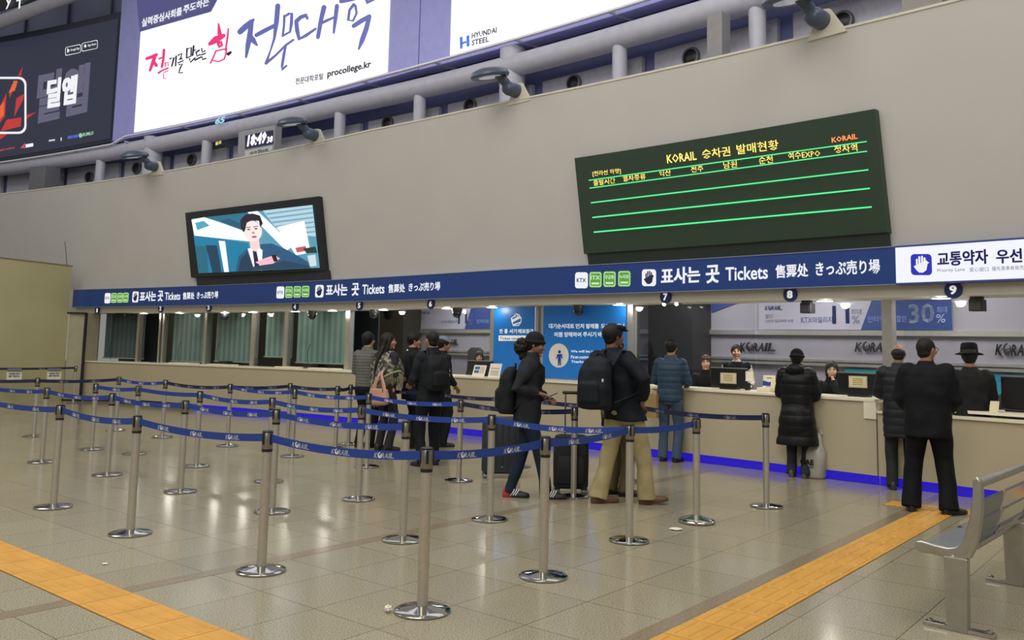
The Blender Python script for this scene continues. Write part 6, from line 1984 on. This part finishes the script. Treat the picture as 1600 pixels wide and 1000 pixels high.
ba = person((4.53, 9.98), math.radians(66), 1.66, 'balding man in a dark padded coat left of the large suited man', hands=((-.15, .30, 1.08), (.16, .30, 1.06)), hair=('bald', '211d1a'), tone='9d7656', voxel=.009, head=(-6, -4),
            top=dict(c='23262a', name='coat', hem=.62, b=1.10, arm=1.12, quilt=(.008, .095), rough=.5, collar=1.51), pants=dict(c='2a2b2e', w=.95), shoes=('26272a', 'b8b4aa'))
bs = person((4.16, 8.56), math.radians(62), 1.70, 'large man in a black suit and glasses standing nearest at the priority counter', hands=((-.20, .22, 1.02), (.20, .22, 1.02)), hair=('crop', '1c1916'), tone='a67a5c', voxel=.007, head=(-38, -2),
            feet=((-.17, .0, 0, 6), (.17, -.03, 0, -46)), top=dict(c='121419', name='suit_jacket', hem=.74, b=1.27, hemw=1.0, arm=1.18, collar=1.50), pants=dict(c='0f1014', w=1.16, flare=1.1), shoes=('191817', None))
glasses(bs)
fe = person((5.22, 9.72), math.radians(68), 1.64, 'man in a black fedora and dark coat at the priority counter', hands=((-.16, .30, 1.05), (.16, .30, 1.05)), hair=('short', '1a1816'), tone='a67a5c', voxel=.009, head=(0, -4),
            feet=((-.14, .0, 0, 8), (.14, .02, 0, -8)), top=dict(c='1e1e20', name='coat', hem=.80, hemw=1.22, b=1.10, arm=1.1, collar=1.5), pants=dict(c='121216', w=1.02, flare=1.2))
cap(fe, '131315', kind='fedora')

# clerks behind the counter, facing the hall
def clerk(px, d, **k):
    s, z, t = hit(px, 560, d)
    p = Praw(s, d, 0)
    return (p.x, p.y), math.atan2(-(p.y - AY), -(p.x - AX)), s
l, a, s = clerk(1103, .98)
k7 = person(l, a + .38, 1.62, 'smiling seated clerk with bobbed brown hair and hands on the counter at counter 7', seat=.66, hands=((-.10, .40, 1.10), (.12, .42, 1.10)), hair=('fringe', '3a261d'), tone='dca585', voxel=.006, head=(8, -2), lean=(-.02, .10), grip=.25,
            feet=((-.12, .34, .0, 5), (.12, .34, .0, -5)), top=dict(c='17181c', hem=.84, b=.93, name='uniform_jacket'), pants=dict(c='16171b'))
chair(l[0] - math.cos(a) * .05, l[1] - math.sin(a) * .05, a, .60, 'black office chair of the smiling clerk at counter 7', .5)
l, a, s = clerk(1151, 1.65)
ks = person(l, a + .45, 1.66, 'standing clerk in a black vest with pale sleeves behind counter 7', hands=((-.17, .20, 1.02), (.17, .20, 1.02)), hair=('tied', '17120f'), tone='d0a084', voxel=.006, head=(4, 2),
            top=dict(c='15161a', name='vest', hem=.86, b=.9, sleeves=False, sc='c9bfa8', collar=1.455), pants=dict(c='16171b'))
m = MB()
m.rings([(0, .008, 1.45, .075, .074), (0, .012, 1.485, .064, .066)], 24, 2.2); ks['child']('shirt_collar', m, M('collar_cream', 'd9cfba', rough=.6))
l, a, s = clerk(1300, 1.0)
km = person(l, a + .40, 1.60, 'seated clerk with straight dark hair holding a hand to her mouth at counter 8', seat=.62, hands=((-.02, .17, 1.47), (.14, .40, 1.10)), elbows=((-.7, .2, -1), (.5, -1, -.3)), hair=('bob', '15110f'), tone='dcae8e', voxel=.006, head=(6, -8), lean=(.0, .08), grip=.9,
            feet=((-.12, .34, 0, 5), (.12, .34, 0, -5)), top=dict(c='17181c', hem=.84, b=.93, name='uniform_jacket'), pants=dict(c='16171b'))
chair(l[0] - math.cos(a) * .05, l[1] - math.sin(a) * .05, a, .56, 'black office chair of the clerk with a hand to her mouth', .5)
l, a, s = clerk(749, 1.25)
k6 = person(l, a + .6, 1.60, 'clerk at counter 6 of whom only the face shows above the monitor', seat=.66, hands=FRONT, hair=('bob', '14100e'), tone='dcae8e', voxel=.007, head=(10, -8), lean=(0, .05), feet=((-.12, .34, 0, 5), (.12, .34, 0, -5)),
            top=dict(c='17181c', hem=.84, b=.93, name='uniform_jacket'), pants=dict(c='16171b'))
l2, a2, s = clerk(729, 1.9)
chair(l2[0], l2[1], a2, .72, 'large black office chair left of the clerk at counter 6', .85)
chair(l[0] - math.cos(a) * .05, l[1] - math.sin(a) * .05, a, .60, 'black office chair under the clerk at counter 6', .45)
l2, a2, s = clerk(1585, 1.3)
chair(l2[0], l2[1], a2 + .3, .58, 'dark office chair behind the monitor at the right edge', .55)
